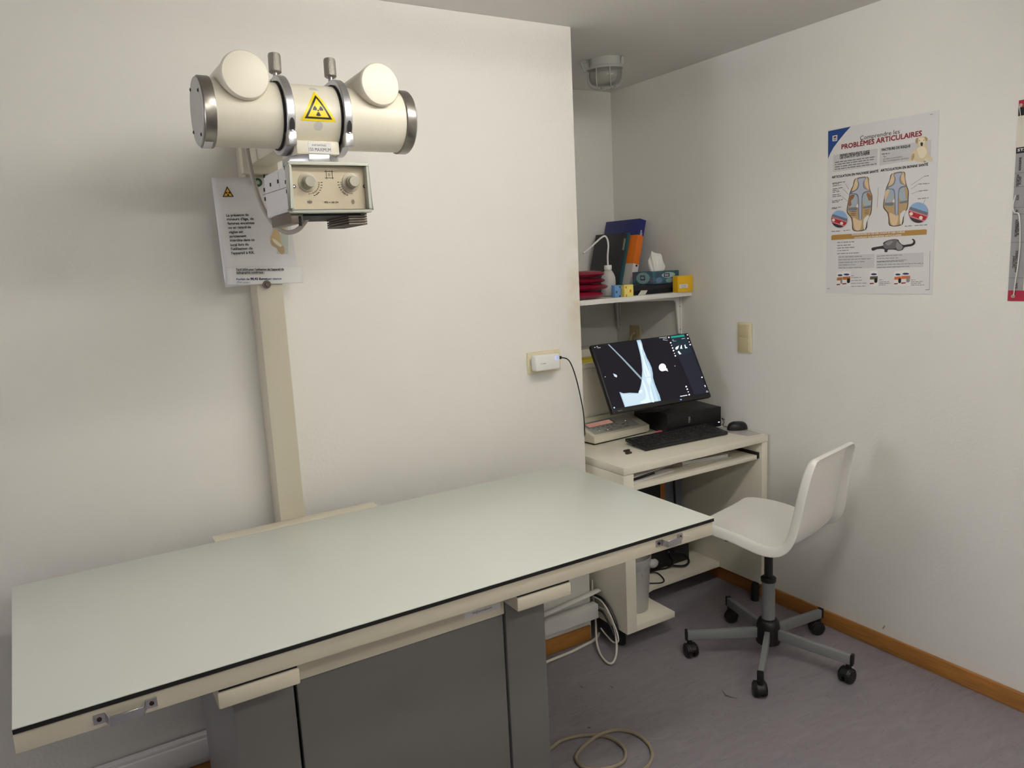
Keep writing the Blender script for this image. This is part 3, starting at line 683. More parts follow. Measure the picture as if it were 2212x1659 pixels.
def words(mb, a, b, h, f=c7, l=gl_, seed=0):
    rnd = random.Random(seed); x = 0
    A = Vector(a); B = Vector(b); Ln = (B-A).length; dn = (B-A)/Ln; up = Vector((-dn.y, dn.x))*(-1)
    while x < Ln:
        w_ = min(rnd.uniform(10, 42), Ln-x); q0 = A+dn*x; q1 = A+dn*(x+w_); hv = Vector((0, -h))
        mb.poly([f(q0.x, q0.y, l), f(q1.x, q1.y, l), f(q1.x, q1.y-h, l), f(q0.x, q0.y-h, l)]); x += w_+rnd.uniform(4, 7)
for i, (a, b) in enumerate((((160, 523), (484, 477)), ((160, 541), (470, 497)), ((160, 560), (440, 521)), ((160, 578), (492, 533)))): words(g_, a, b, 6, seed=i)
words(g_, (535, 457), (596, 450), 6, seed=9)
pt(g_, 'Âge', (545, 479), (567, 476), .0062); pt(g_, 'Accident ou traumatisme', (545, 500), (698, 478), .0062); pt(g_, 'Race ou prédisposition génétique', (545, 517), (748, 490), .0062)
for i, (a, b) in enumerate((((138, 688), (242, 676)), ((142, 697), (195, 690)), ((142, 711), (210, 701)), ((142, 735), (222, 722)), ((142, 747), (190, 741)), ((142, 760), (196, 752)), ((140, 782), (205, 773)), ((140, 795), (210, 787)), ((138, 830), (222, 818)), ((138, 841), (192, 834)), ((136, 885), (212, 876)), ((136, 892), (182, 887)), ((872, 633), (914, 627)), ((826, 695), (912, 688)), ((830, 750), (908, 742)), ((820, 812), (906, 803)), ((716, 1030), (772, 1026)), ((796, 1025), (896, 1018)), ((132, 1072), (206, 1068)), ((228, 1065), (280, 1060)),
        ((180, 1160), (315, 1153)), ((180, 1184), (286, 1178)), ((180, 1205), (320, 1197)), ((180, 1226), (268, 1221)), ((178, 1249), (358, 1241)))): words(g_, a, b, 5, seed=20+i)
for i, (a, b) in enumerate((((190, 1275), (378, 1268)), ((190, 1297), (450, 1288)), ((192, 1319), (398, 1311)), ((192, 1340), (325, 1335)), ((192, 1362), (374, 1357)), ((496, 1268), (700, 1258)), ((496, 1287), (672, 1281)), ((496, 1310), (736, 1297)), ((496, 1315), (710, 1307)), ((496, 1336), (864, 1324)), ((496, 1358), (756, 1349)), ((290, 1425), (316, 1423)), ((290, 1440), (370, 1436)), ((290, 1462), (380, 1458)), ((290, 1484), (412, 1482)), ((290, 1508), (410, 1506)), ((512, 1458), (545, 1456)), ((512, 1474), (595, 1470)), ((512, 1486), (604, 1482)), ((512, 1498), (562, 1496)), ((768, 1458), (802, 1456)), ((768, 1473), (860, 1468)), ((768, 1485), (845, 1482)), ((768, 1498), (872, 1496)), ((918, 140), (942, 136)), ((100, 1528), (122, 1526)), ((880, 1536), (914, 1534)))): words(g_, a, b, 3.5, seed=60+i)
for a, b in (((245, 690), (270, 735)), ((225, 730), (268, 775)), ((215, 790), (265, 830)), ((195, 900), (180, 930)), ((868, 632), (768, 700)), ((822, 692), (765, 735)), ((828, 748), (768, 770)), ((880, 812), (860, 860)), ((505, 720), (498, 880)), ((918, 1225), (913, 1530))):
    p, q = c7(*a, gl_), c7(*b, gl_); d_ = (q-p).normalized(); w_ = d_.cross(Vector((1, 0, 0)))*.0005; g_.poly([p-w_, q-w_, q+w_, p+w_])
part(g_, 'small_print', M_pink, sheet, smooth=False, fix=False, kind='stuff')
pp([(186, 1262), (478, 1248), (474, 1360), (184, 1368)], 'text_box', M_pgrey, L1); pp([(490, 1252), (868, 1236), (864, 1352), (488, 1364)], 'text_box', M_pgrey, L1)
pp([(131, 1110), (140, 1098), (882, 1052), (893, 1056), (890, 1094), (132, 1138)], 'banner', M_pgold)
t_ = MB(); pt(t_, 'TRANSFORMER LA VIE DES CHATS ET DES CHIENS', (292, 1103), (716, 1079), .0056, .0005, l=L0+.0006); pt(t_, 'SOUFFRANT DE PROBLÈMES ARTICULAIRES', (316, 1126), (688, 1103), .0056, .0005, l=L0+.0006)
part(t_, 'banner_lettering', M_paper, sheet, smooth=False, fix=False)
# the two knee joint drawings
def c8(x, y, l=L0): return rw(1780+x/6.381, 240+y/6.381, l)
M_tan = mat('joint_tan', (186, 158, 116), .42); M_tanL = mat('joint_tan_light', (222, 196, 158), .42); M_tanD = mat('joint_tan_dark', (128, 98, 66), .42)
M_gb = mat('joint_grey_blue', (176, 182, 200), .42); M_sl = mat('joint_slate', (112, 126, 142), .42); M_cart = mat('joint_cartilage', (166, 178, 186), .42); M_out = mat('joint_outline', (62, 50, 46), .42)
def knee(ox, oy, bad, sk_):
    def g(x, y, l): return c8(ox+x, oy+y+sk_*(x-480), l)
    A = [(432, 930), (602, 908), (618, 1000), (640, 1100), (665, 1170), (664, 1260), (655, 1395), (630, 1450), (600, 1520), (575, 1640), (405, 1648), (385, 1540), (370, 1470), (330, 1420), (312, 1370), (330, 1240), (355, 1120), (400, 1020)]
    pp(A, 'joint_drawing', M_out, L0, 3, f=g)
    B = [(438, 936), (596, 914), (612, 1000), (632, 1100), (655, 1175), (652, 1260), (645, 1390), (622, 1446), (590, 1518), (560, 1630), (415, 1638), (396, 1536), (382, 1466), (342, 1414), (322, 1366), (340, 1240), (365, 1120), (410, 1020)]
    pp(B, 'joint_bone', M_tan, L0+.0004, 3, f=g)
    pp([(440, 938), (460, 936), (470, 1010), (440, 1080), (385, 1100)], 'joint_bone', M_tanL, L0+.0008, 2, f=g); pp([(575, 920), (592, 918), (622, 1085), (580, 1050), (560, 990)], 'joint_bone', M_tanL, L0+.0008, 2, f=g)
    pp([(400, 1470), (470, 1500), (520, 1490), (500, 1630), (430, 1632)], 'joint_bone', M_tanL, L0+.0008, 3, f=g)
    pp([(545, 1500), (565, 1470), (600, 1440), (625, 1450), (585, 1540), (565, 1640), (545, 1600)], 'joint_gap', M_paper, L0+.0010, 2, f=g)
    pp([(355, 1150), (440, 1145), (462, 1200), (455, 1290), (430, 1315), (345, 1318), (332, 1250)], 'joint_condyle', M_cart, L0+.0008, 3, f=g)
    pp([(545, 1150), (600, 1130), (645, 1170), (652, 1250), (635, 1300), (550, 1300), (530, 1220)], 'joint_condyle', M_cart, L0+.0008, 3, f=g)
    if bad:
        pp([(352, 1165), (420, 1150), (405, 1200), (370, 1240), (380, 1290), (340, 1310), (334, 1240)], 'joint_lesion', mat('joint_lesion', (150, 108, 76), .42), L0+.0012, 2, f=g)
        pp([(585, 1150), (610, 1128), (655, 1180), (655, 1220), (620, 1240), (600, 1190)], 'joint_lesion', mat('joint_lesion', (150, 108, 76), .42), L0+.0012, 2, f=g)
        for yy in (1385, 1410, 1432): pp([(345, yy), (400, yy-8), (455, yy+4), (400, yy+6)], 'joint_crack', M_tanD, L0+.0012, 2, f=g); pp([(545, yy-10), (590, yy-22), (630, yy-32), (590, yy-12)], 'joint_crack', M_tanD, L0+.0012, 2, f=g)
    else:
        pp([(352, 1160), (400, 1150), (385, 1210), (345, 1290), (334, 1250)], 'joint_bone', M_tanL, L0+.0012, 2, f=g); pp([(600, 1140), (645, 1165), (650, 1260), (625, 1290), (620, 1200)], 'joint_bone', M_tan, L0+.0012, 2, f=g)
    pp([(335, 1330), (455, 1328), (462, 1350), (440, 1372), (330, 1365)], 'joint_meniscus', M_sl, L0+.0012, 0, f=g); pp([(535, 1325), (645, 1300), (642, 1335), (540, 1345)], 'joint_meniscus', M_sl, L0+.0012, 0, f=g)
    pp([(440, 1320), (465, 1270), (475, 1330)], 'joint_highlight', M_paper, L0+.0016, 0, f=g)
    pp([(460, 934), (580, 918), (548, 985), (560, 1060), (635, 1100), (640, 1112), (560, 1130), (530, 1200), (525, 1400), (520, 1495), (480, 1500), (470, 1400), (468, 1220), (440, 1150), (360, 1140), (370, 1112), (450, 1070), (470, 1000)], 'joint_tendon', M_sl, L0+.0016, 3, f=g)
    pp([(468, 940), (570, 924), (538, 985), (550, 1065), (620, 1098), (560, 1112), (520, 1180), (512, 1480), (488, 1486), (480, 1220), (455, 1140), (380, 1128), (460, 1080), (484, 1000)], 'joint_tendon', M_gb, L0+.0020, 3, f=g)
knee(0, 0, True, -.02); knee(502, -68, False, -.03)
for cx_, cy_, r in ((211, 1488, 112), (1298, 1400, 134)):
    def g(x, y, l): return c8(cx_+x*r, cy_+y*r, l)
    circ = [(math.cos(i*.2618), math.sin(i*.2618)*1.06) for i in range(24)]
    pp(circ, 'inset', mat('inset_dark', (58, 46, 54), .42), L0+.0020, 0, f=g)
    def seg(y0, y1, sl):
        out = []
        for i in range(25):
            t = -1+2*i/24
            out.append(t)
        top_ = []; bot_ = []
        for t in out:
            h_ = math.sqrt(max(0, 1-t*t))*1.06
            a_ = max(-h_, min(h_, y0+sl*t)); b_2 = max(-h_, min(h_, y1+sl*t)); top_.append((t, a_)); bot_.append((t, b_2))
        return top_ + bot_[::-1]
    for (y0_, y1_, m_) in ((-1.2, -.35, mat('inset_sky', (140, 174, 212), .42)), (-.35, -.02, mat('inset_grey', (110, 118, 132), .42)), (-.02, .12, mat('inset_pink', (202, 130, 142), .42)), (.12, .58, mat('inset_red', (176, 32, 40), .42)), (.58, .72, mat('inset_pink', (202, 130, 142), .42))):
        pp(seg(y0_, y1_, .32), 'inset_band', m_, L0+.0024, 0, f=g)
    for bx, by in ((-.72, .12), (.28, .52)):
        pp([(bx+.19*math.cos(i*.524), by+.19*math.sin(i*.524)) for i in range(12)], 'inset_cell', mat('inset_cell', (226, 220, 198), .42), L0+.0028, 0, f=g)
# labrador picture
M_dog = mat('dog_cream', (218, 202, 166), .42); M_dogD = mat('dog_shade', (176, 152, 112), .42); M_dogL = mat('dog_light', (234, 222, 194), .42)
pp([(1150, 690), (1195, 650), (1215, 560), (1255, 530), (1285, 500), (1275, 450), (1258, 430), (1262, 390), (1290, 365), (1330, 352), (1385, 348), (1425, 370), (1425, 405), (1405, 420), (1415, 480), (1425, 540), (1450, 600), (1490, 650), (1492, 685), (1450, 692), (1420, 660), (1380, 665), (1405, 690), (1400, 708), (1330, 705), (1265, 695), (1260, 680), (1200, 690)], 'dog', M_dog, L0+.0006, 3, f=c8)
pp([(1262, 392), (1290, 365), (1300, 400), (1285, 450), (1262, 428)], 'dog_ear', M_dogD, L0+.0010, 3, f=c8); pp([(1385, 352), (1425, 370), (1425, 405), (1400, 412), (1392, 380)], 'dog_ear', M_dogD, L0+.0010, 3, f=c8)
pp([(1300, 380), (1370, 368), (1390, 420), (1375, 470), (1340, 490), (1310, 460)], 'dog_face', M_dogL, L0+.0010, 3, f=c8)
pp([(1328, 440), (1350, 428), (1364, 440), (1360, 476), (1342, 484), (1330, 468)], 'dog_muzzle', mat('dog_nose', (58, 46, 44), .42), L0+.0014, 3, f=c8)
for ex_, ey_ in ((1318, 408), (1376, 400)): pp([(ex_+7*math.cos(i*.785), ey_+6*math.sin(i*.785)) for i in range(8)], 'dog_eye', M_ink, L0+.0014, 0, f=c8)
pp([(1285, 510), (1380, 490), (1420, 560), (1380, 640), (1320, 640), (1290, 570)], 'dog_chest', M_dogL, L0+.0010, 3, f=c8)
pp([(1215, 600), (1245, 590), (1240, 650), (1205, 680)], 'dog_flank', M_dogD, L0+.0010, 3, f=c8)
pp([(1375, 690), (1402, 690), (1402, 706), (1372, 708)], 'dog_paw', M_dogD, L0+.0010, 2, f=c8)
# grey cat picture
M_cat = mat('cat_grey', (106, 104, 106), .42); M_catD = mat('cat_dark', (46, 44, 46), .42); M_catL = mat('cat_light', (140, 138, 138), .42)
pp([(455, 1200), (500, 1190), (545, 1180), (545, 1160), (580, 1140), (630, 1130), (665, 1135), (672, 1150), (700, 1175), (740, 1172), (775, 1165), (785, 1145), (772, 1132), (785, 1128), (800, 1145), (796, 1170), (770, 1186), (715, 1195), (700, 1215), (665, 1224), (640, 1215), (585, 1215), (578, 1232), (556, 1232), (552, 1210), (500, 1210), (470, 1222), (454, 1218)], 'cat', M_catD, L0+.0006, 3)
pp([(545, 1178), (580, 1142), (630, 1133), (660, 1140), (648, 1175), (640, 1205), (590, 1208), (560, 1205)], 'cat_body', M_cat, L0+.0010, 3)
pp([(648, 1170), (660, 1145), (672, 1162), (700, 1185), (695, 1210), (670, 1220), (648, 1205)], 'cat_head', M_catL, L0+.0014, 2)
pp([(560, 1165), (600, 1145), (625, 1150), (590, 1180)], 'cat_back', M_catL, L0+.0014, 3)
# product bags
for k, (x0, x1, y0_, y1_, band) in enumerate(((176, 228, 1392, 1498, (176, 112, 50)), (222, 284, 1386, 1500, (176, 112, 50)), (440, 502, 1384, 1502, (96, 90, 76)), (634, 690, 1386, 1500, (206, 112, 62)), (690, 760, 1380, 1502, (206, 112, 62)))):
    l = L0+.0004+.0008*(k % 2)
    pp([(x0, y0_), (x1, y0_-3), (x1-1, y1_), (x0-4, y1_+2)], 'bag_picture', mat('bag_white', (234, 232, 228), .42), l)
    pp([((x0+x1)/2+ (x1-x0)*.38*math.cos(i*.524), y0_+26+8*math.sin(i*.524)) for i in range(12)], 'bag_logo', mat('bag_navy', (36, 56, 120), .42), l+.0003)
    pp([(x0+1, y0_+44), (x1-1, y0_+41), (x1-1, y0_+66), (x0-1, y0_+68)], 'bag_band', mat('bag_band_%d' % k, band, .42), l+.0003)
    pp([(x0+(x1-x0)*.58, y0_+60), (x0+(x1-x0)*.92, y0_+58), (x0+(x1-x0)*.92, y0_+90), (x0+(x1-x0)*.58, y0_+92)], 'bag_animal', M_ink if k in (1, 2, 3) else M_catL, l+.0006, 2)
    pp([(x0-1, y0_+96), (x0+(x1-x0)*.5, y0_+94), (x0+(x1-x0)*.5, y0_+102), (x0-2, y0_+106)], 'bag_strip', M_pred, l+.0003)

# second poster, cut by the picture edge
p2 = thing('stage_chart_poster', 'grey chart poster with crimson bands at the right edge of the picture', 'poster', tuple(rw(2190, 650)))
yL = (rw(2197, 218).y+rw(2181, 650).y)/2; yRt = yL-.46
zT, zB = rw(2197, 218).z, rw(2181, 650).z
s_2 = part(MB().box(PXW-.0008, PXW, yRt, yL, zB, zT), 'sheet', mat('chart_cream', (220, 214, 200), .42), p2)
def c9(x, y, l=L0): return rw(2120+x/3.315, 180+y/3.318, l)
M_crim = mat('chart_crimson', (168, 26, 58), .42); M_cg = mat('chart_grey', (150, 148, 150), .42)
def band(z_1, z_0, m_, nm, l=L0, yr=None, inset=0): return part(MB().box(PXW-l-.0003, PXW-l, yr if yr is not None else yRt, yL-inset, z_0, z_1), nm, m_, s_2)
zz = lambda y: c9(250, y).z
band(zT, zz(178), M_crim, 'top_band'); band(zz(178), zz(238), M_bk, 'black_band'); band(zz(462), zz(505), M_bk, 'header_band')
band(zz(505), zz(1485), M_cg, 'side_column', yr=yL-.045); band(zz(1485), zB, M_crim, 'bottom_band')
t_ = MB()
lettering(t_, 'STADE', c9(258, 489, L0+.0006), UR, VR, .05, .0075, .0006)
part(t_, 'header_lettering', M_paper, s_2, smooth=False, fix=False)
t_ = MB()
for s_, xx, ya_, yb_ in (('RADIOGRAPHIE', 283, 624, 530), ('DESCRIPTION', 266, 737, 655), ('DU STADE', 283, 725, 668), ('ÉCHO', 268, 836, 800), ('PS*', 264, 922, 905), ('RECOMMANDATION', 254, 1098, 978), ('DE TRAITEMENT', 269, 1088, 990), ('TRAITEMENT', 238, 1325, 1235), ('AVANCÉ DE CONSENSUS', 254, 1355, 1200), ('SUIVI', 258, 1472, 1432)):
    a = c9(xx, ya_, L0+.0006); b = c9(xx, yb_, L0+.0006); t_ = MB(); lettering(t_, s_, a, VR, Vector((0, 1, 0)), (b-a).z, .0068, .0005); part(t_, 'column_lettering', M_ink, s_2, smooth=False, fix=False)
for yy in (645, 742, 890, 940, 1140, 1395): band(zz(yy)+.0006, zz(yy)-.0006, M_pink, 'rule', L0+.0004, yr=yL-.045)
for x, y in ((283, 158), (228, 1526)):
    part(MB().lathe(c9(x, y, L0), (-1, 0, 0), [(.0062, 0), (.0058, .003), (.0035, .0045), (0, .005)], 20), 'pin', mat('pin_taupe', (176, 156, 138), .4), s_2)
part(MB().tube([c9(x, y, .006) for x, y in ((272, 165), (280, 230), (287, 305))], .0010, 6), 'elastic_cord', M_white, s_2)
part(MB().tube([c9(x, y, .008) for x, y in ((245, 800), (226, 880), (236, 925), (268, 940), (276, 1040), (274, 1180), (258, 1320), (242, 1430), (230, 1520))], .0016, 6), 'elastic_cord', M_white, s_2)

# ------------------------------------------------------------------ alcove shelf
SHZ0, SHZ1, SHY = 1.403, 1.425, 2.726
shf = thing('wall_shelf', 'white wall shelf on brackets in the alcove above the monitor', 'shelf', (2.25, 3.0, SHZ0))
part(MB().box(XA+.02, XR-.002, SHY, YA-.002, SHZ0, SHZ1), 'board', M_white, shf, bevel=.0015)
for by in (2.81, 3.285):
    part(MB().box(XR-.008, XR, by-.012, by+.012, 1.20, SHZ0-.002), 'rail', M_white, shf, bevel=.002)
    brk = MB()
    P = [Vector((XR-.009, by-.003, z)) for z in ()]
    prof = [(XR-.009, 1.215), (XR-.018, 1.215), (XR-.030, SHZ0-.035), (XR-.045, SHZ0-.020), (XR-.38, SHZ0-.008), (XR-.38, SHZ0-.0005), (XR-.009, SHZ0-.0005)]
    part(MB().prism([Vector((x, by-.006, z)) for x, z in prof], (0, .012, 0)), 'bracket', M_white, shf, bevel=.0015)
    for z in (1.235, 1.35):
        part(MB().lathe((XR-.008, by-.009, z), (-1, 0, 0), [(.003, 0), (.003, .0015), (0, .002)], 10), 'screw', M_steel, shf)
ZS = SHZ1
# binders and folders leaning at the back, spines to the right
def bnd(name, label, xt, yn, topz, depth, th, cover, lean, cat='binder'):
    """a binder standing on the shelf: spine towards the room at Y=yn, top right edge of the spine at X=xt, leaning to +X"""
    up = Vector((lean, 0, 1)).normalized(); rt = Vector((up.z, 0, -up.x)); dp = Vector((0, 1, 0))
    H = (topz-ZS-.0005-th*up.x)/up.z
    c = Vector((xt, yn, topz)) - rt*th/2 - up*H/2 + dp*depth/2
    low = min((c + up*sa*H/2 + rt*sb*th/2).z for sa in (-1, 1) for sb in (-1, 1)); c.z += ZS+.0005-low
    t_ = thing(name, label, cat, (c.x, c.y, ZS))
    part(MB().obox(c-rt*(th/2-.0015), dp, up, rt, depth/2, H/2, .0015), 'front_cover', cover, t_, bevel=.0006)
    part(MB().obox(c+rt*(th/2-.0015), dp, up, rt, depth/2, H/2, .0015), 'back_cover', cover, t_, bevel=.0006)
    part(MB().obox(c-dp*(depth/2-.0015), rt, up, dp, th/2-.0031, H/2, .0015), 'spine', cover, t_)
    part(MB().obox(c+dp*.004, rt, up, dp, th/2-.0034, H/2-.006, depth/2-.012), 'pages', M_paper, t_)
    return t_, c, rt, up, dp, H
M_bblue = mat('binder_blue', (34, 42, 112), .4, var=.05); M_or = mat('folder_orange', (226, 116, 26), .45); M_dk = mat('folder_charcoal', (44, 46, 50), .5, var=.08); M_teal = mat('folder_teal', (44, 92, 100), .45)
t_, c, rt, up, dp, H = bnd('blue_binder', 'tall navy blue ring binder leaning against the right wall on the shelf', 2.652, 3.024, 1.797, .275, .044, M_bblue, .25)
sl_ = MB()
for k, (x_, w_, z_, h_) in enumerate(((.004, .0016, .085, .060), (.009, .0012, .09, .045), (-.002, .0012, .08, .05))):
    sl_.obox(c-dp*(.1375+.0004)+rt*x_+up*(H/2-z_), rt, up, dp, w_, h_/2, .0003)
part(sl_, 'spine_print', M_paper, t_)
t_, c, rt, up, dp, H = bnd('orange_folder', 'orange and white folder leaning in front of the blue binder', 2.583, 2.967, 1.714, .27, .038, M_or, .25, cat='folder')
part(MB().obox(c-up*(H*.25)-rt*.0194, dp, up, rt, .1345, H*.25-.001, .0004), 'white_lower_cover', mat('folder_white', (206, 202, 196), .5), t_)
part(MB().obox(c-up*(H*.25)-dp*.1354, rt, up, dp, .0185, H*.25-.001, .0004), 'white_lower_spine', M_paper, t_)
part(MB().obox(c-up*(H*.03)+rt*.004-dp*.1360, rt, up, dp, .006, .005, .0003), 'spine_mark', M_ink, t_)
t_, c, rt, up, dp, H = bnd('teal_folder', 'thin teal folder between the orange folder and the charcoal folder', 2.544, 3.020, 1.726, .22, .011, M_teal, .25, cat='folder')
t_, c, rt, up, dp, H = bnd('charcoal_folder', 'large charcoal folder leaning leftmost in the row on the shelf', 2.531, 3.032, 1.728, .225, .028, M_dk, .25, cat='folder')
part(MB().obox(c+up*(H*.32)-dp*.1129+rt*.004, rt, up, dp, .0055, .030, .0003), 'spine_label', mat('label_sage', (128, 140, 116), .5), t_)
# crimson plastic pouch pile (accordion of sealed pouches)
M_crimson = mat('pouch_crimson', (126, 18, 44), .32, var=.12, vscale=20, bump=.25, bscale=30)
def pouch(cz, hx, hy, hz, name, label, dx=0, seed=1):
    rnd = random.Random(seed); mb = MB(); n = 28; m = 10; vs = []
    cx_, cy_ = 2.02+dx, 2.80
    rows = []
    for j in range(m+1):
        v_ = -1+2*j/m; row = []
        for i in range(n+1):
            u_ = -1+2*i/n
            e = max(0, (1-abs(u_)**4.0))*max(0, (1-abs(v_)**3.0))
            wr_ = .0008*math.sin(9*u_+seed)*math.cos(7*v_+seed*2)
            row.append((u_, v_, e, wr_))
        rows.append(row)
    up_ = [[Vector((cx_+hx*u_, cy_+hy*v_*(1-.85*abs(u_)**7), cz + hz*e**.55 + wr_*(e > 0))) for u_, v_, e, wr_ in r] for r in rows]
    dn_ = [[Vector((cx_+hx*u_, cy_+hy*v_*(1-.85*abs(u_)**7), cz - hz*e**.55)) for u_, v_, e, wr_ in r] for r in rows]
    mb.grid(up_); mb.grid(dn_, True)
    o = part(mb, name, M_crimson, label=label, cat='pouch', group='crimson pouches stacked on the shelf', sharp=70)
    return o
r0 = at(1302, 640, 1, 2.80)
for k, (cz, hx, dx) in enumerate(((ZS+.0186, .155, .0), (ZS+.0530, .176, .008), (ZS+.0825, .168, .0), (ZS+.1130, .162, .002))):
    pouch(cz, hx, .060, (.018, .0155, .0130, .0165)[k], 'crimson_pouch', ['bottom crimson pouch of the pile on the shelf', 'second crimson pouch from the bottom with the longest point', 'third crimson pouch from the bottom of the pile', 'topmost crimson pouch of the pile on the shelf'][k], dx, k+1)
# wash bottle
M_pe = mat('bottle_polyethylene', (226, 226, 222), .35, trans=.35)
bx = at(1315, 640, 1, 2.862); bo = Vector((bx.x, 2.862, ZS))
wb = thing('wash_bottle', 'translucent white laboratory wash bottle with bent spout on the shelf', 'bottle', tuple(bo))
part(MB().lathe(bo, (0, 0, 1), [(.0, .001), (.031, .001), (.0345, .005), (.0345, .074), (.0335, .088), (.0290, .104), (.0210, .118), (.0155, .125), (.0150, .130), (.0148, .130)], 40), 'body', M_pe, wb)
part(MB().lathe(bo, (0, 0, 1), [(0, .002), (.0325, .003), (.0328, .066), (0, .066)], 36), 'liquid', mat('bottle_liquid', (190, 192, 192), .3, trans=.3), wb)
part(MB().lathe(bo, (0, 0, 1), [(.0175, .127), (.0180, .129), (.0180, .146), (.0170, .148), (.005, .148)], 32), 'cap', mat('cap_white', (226, 224, 220), .4), wb)
part(MB().tube([bo+Vector((0, 0, .145)), bo+Vector((0, 0, .19))] + [at(px, py, 1, 2.862) for px, py in ((1314, 530), (1311.5, 516), (1306, 510), (1298, 514), (1288, 523), (1274, 536), (1260, 547))], .0042, 10), 'spout', mat('spout_white', (226, 226, 222), .4), wb)
# small cartons
def carton(name, label, px0, px1, pyt, pyb, Y, depth, m, rot=0):
    a = at(px0, pyb, 1, Y); b = at(px1, pyb, 1, Y); tz = at((px0+px1)/2, pyt, 1, Y).z
    o = Vector((a.x, Y, ZS)); t_ = thing(name, label, 'box', ((a.x+b.x)/2, Y+depth/2, ZS))
    bd = part(MB().box(a.x, b.x, Y, Y+depth, ZS+.0003, tz), 'carton', m, t_, bevel=.0008)
    return t_, a.x, b.x, tz
t_, x0, x1, tz = carton('blue_carton', 'small light blue carton beside the wash bottle', 1329, 1341.5, 616, 641, 2.732, .026, mat('carton_blue', (104, 152, 204), .5))
dd = MB()
for fx, fz, r in ((.25, .45, .006), (.8, .85, .005), (.8, .1, .006), (.35, .95, .0)):
    c = Vector((x0+(x1-x0)*fx, 2.7315, ZS+(tz-ZS)*fz))
    if r: dd.poly([c+Vector((r*.7*math.cos(i*.524), 0, r*math.sin(i*.524))) for i in range(12)])
part(dd, 'print_spots', mat('carton_navy', (40, 52, 84), .5), t_, fix=False)
t_, x0, x1, tz = carton('yellow_spotted_carton', 'small pale yellow carton with orange spots on the shelf', 1349.5, 1368.5, 615, 640.5, 2.731, .027, mat('carton_yellow', (242, 226, 124), .5))
dd = MB()
for fx, fz, r in ((.16, .80, .0062), (.66, .47, .0075), (.18, .10, .0062)):
    c = Vector((x0+(x1-x0)*fx, 2.7305, ZS+(tz-ZS)*fz)); dd.poly([c+Vector((r*.8*math.cos(i*.524), 0, r*math.sin(i*.524))) for i in range(12)])
part(dd, 'print_spots', mat('carton_orange', (236, 132, 28), .5), t_, fix=False)
# black zip pouch under the tissue box
M_nyl = mat('nylon_black', (20, 20, 28), .65, bump=.25, bscale=200)
pa = at(1333, 620, 1, 2.77); pb_ = at(1466, 632, 1, 2.77)
zp = thing('black_zip_pouch', 'flat black nylon pouch lying under the tissue box', 'pouch', ((pa.x+pb_.x)/2, 2.87, ZS))
PX0, PX1 = pa.x+.045, pb_.x
pz = ZS+.044
rows = []
mbp = MB(); n = 20
def pouch_pt(u_, v_, side):
    e = (max(0, 1-abs(u_)**12)*max(0, 1-abs(v_)**10))**.5
    return Vector(((PX0+PX1)/2+(PX1-PX0)/2*u_, 2.832+.066*v_, ZS+.0225+side*.0222*e))
for side in (1, -1):
    mbp.grid([[pouch_pt(-1+2*i/n, -1+2*j/n, side) for i in range(n+1)] for j in range(n+1)], side < 0)
part(mbp, 'body', M_nyl, zp, sharp=70)
part(MB().tube([pouch_pt(-1+2*i/10, -1.005, 0) for i in range(11)], .0022, 8), 'zip', M_black, zp)
part(MB().tube([Vector((PX1-.006, 2.772, ZS+.024)), Vector((PX1+.004, 2.766, ZS+.022)), Vector((PX1+.012, 2.764, ZS+.020))], .0025, 8), 'zip_pull', M_black, zp)
part(MB().tube([Vector((PX0+.005, 2.84, ZS+.043)), Vector((PX0+.03, 2.84, ZS+.050)), Vector((PX0+.060, 2.85, ZS+.046))], .005, 8), 'strap', M_nyl, zp)
tg = [at(px, py, 1, 2.758) for px, py in ((1378, 638), (1394, 636.5), (1399, 627), (1385, 627.5))]
tg[0].z = tg[0].z
part(MB().prism(tg, (0, .0012, 0)), 'care_tag', mat('tag_cream', (206, 204, 190), .6), zp)
# tissue box
TBZ = ZS+.0456
tbx = [at(1363, 612, 1, 2.855), at(1464, 612, 1, 2.855)]
ti = thing('tissue_box', 'teal patterned tissue box with a white tissue sticking out of the top', 'tissue box', (2.45, 2.88, TBZ))
# two faces seen: long face turned left, short face to the right
ang = math.radians(-38); ru = Vector((math.cos(ang), math.sin(ang), 0)); rn = Vector((math.sin(ang), -math.cos(ang), 0))
corner = at(1411, 617, 1, 2.772); corner.z = TBZ
wl_, ws_, hb_ = .142, .178, .060
ang2 = math.radians(38)
ru = Vector((-.06, .998, 0))       # along the left visible face, away from the corner
rs = Vector((.998, .06, 0))        # along the right visible face, away from the corner
M_tis = mat('tissue_teal', (58, 92, 108), .45, var=.35, vscale=30)
cb = corner + ru*wl_/2 + rs*ws_/2 + Vector((0, 0, hb_/2))
tbd = part(MB().obox(cb, ru, (0, 0, 1), rs, wl_/2, hb_/2, ws_/2), 'carton', M_tis, ti, bevel=.0012)
M_tisl = mat('tissue_pale', (134, 168, 168), .45); M_tisp = mat('tissue_mint', (168, 204, 202), .45); M_tnavy = mat('tissue_navy', (28, 32, 84), .45)
def tface(base, ax_, nrm, items):
    for (fu, fz, ru_, rz_, m_, l, shape) in items:
        c = base + ax_*fu + Vector((0, 0, fz)) + nrm*l
        if shape == 'o': pts = [c + ax_*(ru_*math.cos(i*.2618)) + Vector((0, 0, rz_*math.sin(i*.2618))) for i in range(24)]
        else: pts = [c-ax_*ru_-Vector((0, 0, rz_)), c+ax_*ru_-Vector((0, 0, rz_)), c+ax_*ru_+Vector((0, 0, rz_)), c-ax_*ru_+Vector((0, 0, rz_))]
        part(MB().poly(pts), 'print', m_, tbd, fix=False, smooth=False)
nL = -rs; nR = -ru
